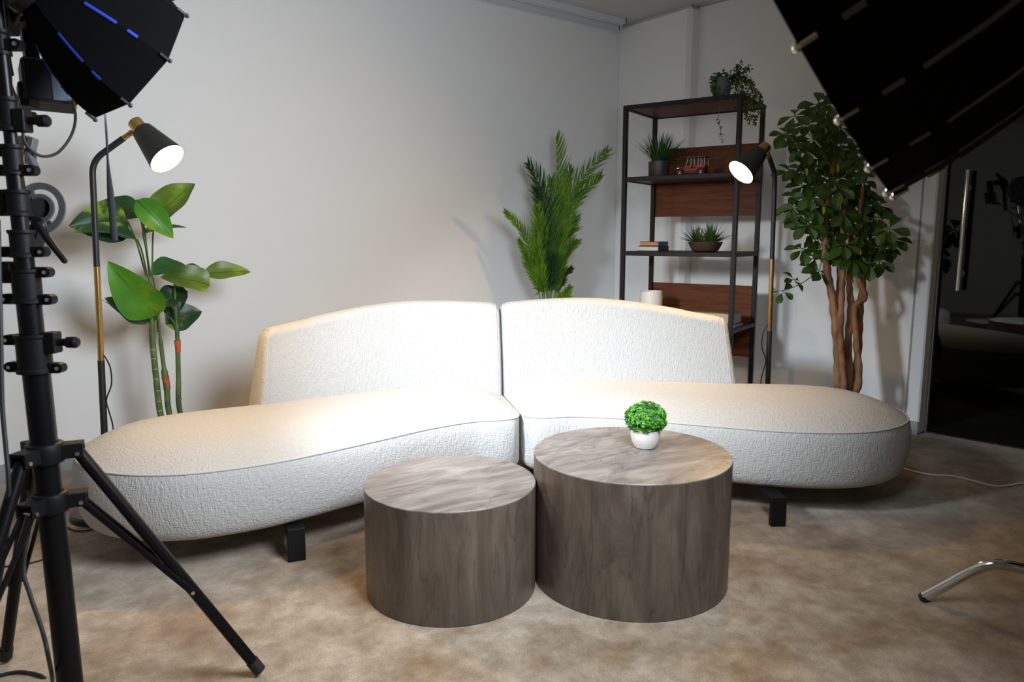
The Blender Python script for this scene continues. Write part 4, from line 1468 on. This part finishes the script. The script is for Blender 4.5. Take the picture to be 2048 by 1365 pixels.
G().lathe([(0, 0), (0.10, 0), (0.105, 0.01), (0.13, 0.24), (0.12, 0.24), (0.11, 0.21), (0, 0.21)], (2.96, YP-0.02, 0), 40).build('pot', M_POTD, t)
G().lathe([(0.11, 0.21), (0.05, 0.22), (0, 0.22)], (2.96, YP-0.02, 0), 30).build('soil', M_SOIL, t)
random.seed(31)
root = V(2.96, YP-0.02, 0.2)
fronds = [
    ([(440, 1290), (455, 800), (500, 420), (490, 95)], 0.04, 110, M_PALM, (0.15, 1.0)),
    ([(450, 1290), (500, 800), (620, 470), (862, 190)], -0.02, 120, M_PALM, (0.75, 0.9)),
    ([(470, 1290), (545, 820), (640, 560), (818, 378)], -0.08, 100, M_PALM, (0.9, 0.55)),
    ([(400, 1290), (430, 800), (390, 500), (280, 290)], 0.05, 100, M_PALMD, (0.6, 0.9)),
    ([(390, 1290), (330, 1000), (240, 790), (112, 645)], -0.05, 78, M_PALM, (0.5, 0.8)),
    ([(400, 1290), (385, 950), (370, 800), (345, 615)], -0.09, 86, M_PALM, (0.9, 0.9)),
    ([(480, 1290), (520, 1040), (560, 940), (640, 855)], -0.04, 66, M_PALM, (0.6, 0.9)),
    ([(440, 1290), (450, 900), (460, 650), (455, 400)], 0.0, 96, M_PALM, (0.9, 0.9)),
    ([(370, 1290), (310, 1100), (270, 980), (215, 850)], -0.02, 60, M_PALM, (0.7, 0.7)),
    ([(480, 1290), (510, 1180), (540, 1110), (600, 1058)], 0.02, 52, M_PALMD, (0.8, 0.8)),
    ([(490, 1290), (520, 1270), (545, 1255), (590, 1200)], -0.02, 50, M_PALM, (0.8, 0.8)),
    ([(470, 1290), (540, 900), (590, 780), (632, 680)], 0.03, 80, M_PALM, (0.9, 0.8)),
    ([(420, 1290), (470, 760), (520, 560), (600, 330)], 0.05, 108, M_PALM, (0.9, 0.6)),
    ([(430, 1290), (410, 1060), (420, 900), (440, 760)], -0.10, 80, M_PALMD, (0.9, 0.9)),
    ([(420, 1290), (370, 1080), (350, 960), (340, 830)], -0.07, 70, M_PALM, (0.9, 0.9)),
    ([(450, 1290), (480, 1060), (500, 930), (520, 800)], -0.09, 84, M_PALM, (0.9, 0.9)),
    ([(440, 1290), (455, 1150), (460, 1060), (470, 960)], -0.11, 76, M_PALMD, (0.9, 0.9)),
    ([(400, 1290), (380, 1200), (370, 1120), (365, 1010)], -0.08, 70, M_PALM, (0.9, 0.9)),
    ([(420, 1290), (400, 860), (390, 640), (340, 470)], 0.0, 84, M_PALMD, (0.9, 0.9)),
]
PM = 4.65/F_PX/3.6885
for (pl, dy, wl, m_, (sl, sr)) in fronds:
    pts = spline([root] + [pp_(x, y, dy*(i/3)) for i, (x, y) in enumerate(pl)], 14)
    fr_ = G().tube(pts, [0.0045*(1-0.8*i/len(pts)) for i in range(len(pts))], 6).build('frond', M_STEM, t)
    g = G()
    m0 = 14 + 3
    for i in range(m0, len(pts)):
        f = (i-m0)/(len(pts)-m0)
        tan = (pts[min(i+1, len(pts)-1)]-pts[i-1]).normalized()
        s = tan.cross(-fwd).normalized()
        L_ = wl*PM*1.6*(0.55+0.75*math.sin(PI*min(1, f*0.9+0.12)))*(1.0 if f < 0.92 else 0.75)
        for sgn, sc in ((1, sr), (-1, sl)):
            ang = math.radians(38-16*f+random.uniform(-7, 7))
            d = (tan*math.cos(ang) + s*sgn*math.sin(ang) - fwd*random.uniform(-0.15, 0.35)).normalized()
            l_ = L_*sc*random.uniform(0.85, 1.1)
            q = pts[i]
            g.leaf(q, q+d*l_, 0.0095, (-fwd+s*sgn*0.4), nl=4, shape='blade', droop=0.12, fold=0.4)
            if i % 2 == 0:
                q2 = (pts[i]+pts[i-1])/2
                g.leaf(q2, q2+d*l_*0.96+V(0, 0, random.uniform(-.006, .004)), 0.0085, (-fwd+s*sgn*0.4), nl=4, shape='blade', droop=0.12, fold=0.4)
    g.build('leaflets', m_, fr_)

# ------------------------------------------------------------------ umbrella tree (right)
t = thing('umbrella_tree', 'tall umbrella tree with several brown trunks by the right wall', 'potted plant', (3.74, 2.02, 0))
dU = (V(3.74, 2.02, 1.0)-CAM).dot(fwd)


def up_(cx8, cy8, dd=0.0):
    return atd(1530+cx8/2.2029, 180+cy8/2.2029, dU+dd)


G().lathe([(0, 0), (0.125, 0), (0.13, 0.01), (0.15, 0.20), (0.14, 0.20), (0.13, 0.17), (0, 0.17)], (3.74, 2.02, 0), 40).build('pot', M_POTD, t)
G().lathe([(0.131, 0.17), (0.06, 0.18), (0, 0.18)], (3.74, 2.02, 0), 30).build('soil', M_SOIL, t)
random.seed(77)
trunks = [
    ([(328, 1310), (320, 1150), (302, 950), (278, 820), (265, 700), (270, 560), (300, 330), (290, 240)], 0.018, -0.02),
    ([(345, 1310), (338, 1150), (322, 950), (328, 830), (325, 700), (318, 560), (330, 420)], 0.013, 0.03),
    ([(348, 1310), (332, 1100), (338, 900), (345, 780), (342, 640), (355, 480)], 0.014, -0.05),
    ([(372, 1310), (366, 1120), (378, 960), (372, 860), (378, 720), (380, 560)], 0.016, 0.0),
    ([(408, 1310), (404, 1120), (394, 960), (440, 915), (418, 840), (402, 720), (415, 560), (430, 430)], 0.014, -0.04),
    ([(398, 1310), (412, 1120), (420, 960), (432, 840), (436, 720), (440, 560), (455, 420)], 0.015, 0.03),
]
for (pl, r, dd) in trunks:
    pts0 = [up_(x, y, dd) for x, y in pl]
    st0 = V(3.74, 2.02, 0.15) + V(random.uniform(-.04, .04), random.uniform(-.04, .04), 0)
    pts = spline([st0]+pts0, 8)
    n = len(pts)
    tr_ = G().tube(pts, [r*1.25*(1.1-0.5*i/n)*(1+0.12*math.sin(i*1.7)) for i in range(n)], 12).build('trunk', M_BARK, t)
    g = G()
    for _ in range(4):
        i = random.randint(8, n-10)
        d = V(random.gauss(0, 1), random.gauss(0, 1), 0.3).normalized()
        g.tube([pts[i], pts[i]+d*r*1.3], [r*0.4, r*0.25], 8)
    g.build('knot', M_BARK, tr_)
cl = [(130, 112), (235, 62), (290, 60), (92, 192), (130, 222), (185, 150), (240, 110), (265, 175), (210, 215), (300, 215), (340, 245), (180, 262), (265, 262), (175, 312), (240, 300), (120, 362),
      (165, 352), (230, 385), (290, 340), (350, 320), (400, 350), (430, 400), (380, 400), (330, 430), (150, 468), (200, 465), (118, 520), (150, 545), (225, 520), (270, 500), (322, 490), (390, 515),
      (440, 535), (190, 595), (250, 585), (330, 590), (380, 570), (450, 590), (500, 560), (545, 612), (490, 640), (560, 655), (430, 640), (350, 680), (300, 630), (262, 690), (165, 700), (222, 735),
      (460, 690), (510, 705), (505, 752), (390, 740), (330, 720), (468, 765), (240, 795), (470, 470), (505, 505), (78, 885), (130, 835), (410, 300), (380, 260), (430, 330), (330, 160), (355, 205),
      (300, 400), (260, 440), (350, 540), (210, 640), (410, 460), (480, 590), (300, 560), (290, 130), (320, 280), (215, 345), (450, 480), (540, 690), (380, 640), (170, 420)]
trk = [up_(x, y) for x, y in ((300, 330), (270, 600), (340, 600), (400, 600), (440, 520), (330, 450), (290, 260))]
for k, (x, y) in enumerate(cl):
    dd = random.uniform(-0.16, 0.12)
    if (x, y) in ((78, 885), (130, 835)):
        dd = -0.05
    c_ = up_(x, y, dd)
    # petiole to the nearest trunk spot
    if (x, y) == (78, 885):
        o_ = up_(218, 815)
    elif (x, y) == (130, 835):
        o_ = up_(150, 850, -.03)
    else:
        o_ = min(trk, key=lambda q: (q-c_).length) + V(0, 0, -0.04)
        if (o_-c_).length > 0.18:
            o_ = c_ + (o_-c_).normalized()*0.18
    pet = G().tube(spline([o_, (o_+c_)/2-V(0, 0, .012), c_], 5), 0.0024, 6).build('leaf_whorl', M_STEM, t)
    N_ = (-fwd*random.uniform(0.3, 1.0) + V(0, 0, 1)*random.uniform(0.2, 0.9) + rgt*random.uniform(-0.6, 0.6)).normalized()
    _, s, u = frame(N_)
    nl_ = random.choice((5, 6, 6, 7)); a0 = random.random()*6
    g = G()
    if y > 820:
        nl_ = 4
    for q in range(nl_):
        a = a0+2*PI*q/nl_*0.92
        L_ = random.uniform(0.070, 0.098)*(0.7 if y > 820 else 1)
        d = (s*math.cos(a)+u*math.sin(a)-N_*random.uniform(0.05, 0.35)-V(0, 0, random.uniform(0, .25))).normalized()
        g.leaf(c_+d*0.012, c_+d*(0.012+L_), L_*0.60, N_, nl=7, shape='obov', droop=0.1, fold=0.18)
        g.tube([c_, c_+d*0.014], 0.0012, 5)
    g.build('leaves', M_SCH, pet)
for (x, y) in ((180, 360), (318, 345), (255, 530)):
    c_ = up_(x, y, -0.17)
    G().leaf(c_+V(0, 0, .02), c_-V(0, 0, .025)+rgt*0.004, 0.018, -fwd, nl=6).build('yellow_leaf', M_YEL, t)

# ------------------------------------------------------------------ chrome stool at the right edge
fx = atz(1848, 1202)
hubp = hfw*1.93 + rgt*1.62
t = thing('chrome_stool', 'chrome bent-tube leg of a stool reaching in at the lower right edge', 'stool', (hubp.x, hubp.y, 0))
fd = V(fx.x-hubp.x, fx.y-hubp.y, 0)
R_ = fd.length; a0 = math.atan2(fd.y, fd.x)
for k in range(4):
    a = a0+k*PI/2
    d = V(math.cos(a), math.sin(a), 0)
    P = V(hubp.x, hubp.y, 0)
    pts = spline([P+d*R_+V(0, 0, 0.012), P+d*(R_-0.055)+V(0, 0, 0.062), P+d*(R_-0.115)+V(0, 0, 0.118), P+d*(R_-0.155)+V(0, 0, 0.145), P+d*(R_-0.20)+V(0, 0, 0.152), P+d*0.08+V(0, 0, 0.145), P+d*0.0+V(0, 0, 0.143)], 8)
    lg = G().tube(pts, 0.0155, 18).build('leg', M_CHROME, t)
    G().tube([P+d*(R_+0.006)+V(0, 0, 0.003), P+d*(R_-0.004)+V(0, 0, 0.014)], 0.0160, 16).build('leg_tip', M_RUBBER, lg)
G().tube([V(hubp.x, hubp.y, 0.11), V(hubp.x, hubp.y, 0.42)], 0.025, 20).build('column', M_CHROME, t)
G().lathe([(0, 0.42), (0.17, 0.42), (0.185, 0.44), (0.185, 0.465), (0.17, 0.48), (0, 0.485)], (hubp.x, hubp.y, 0), 40).build('seat', M_BLACK, t)
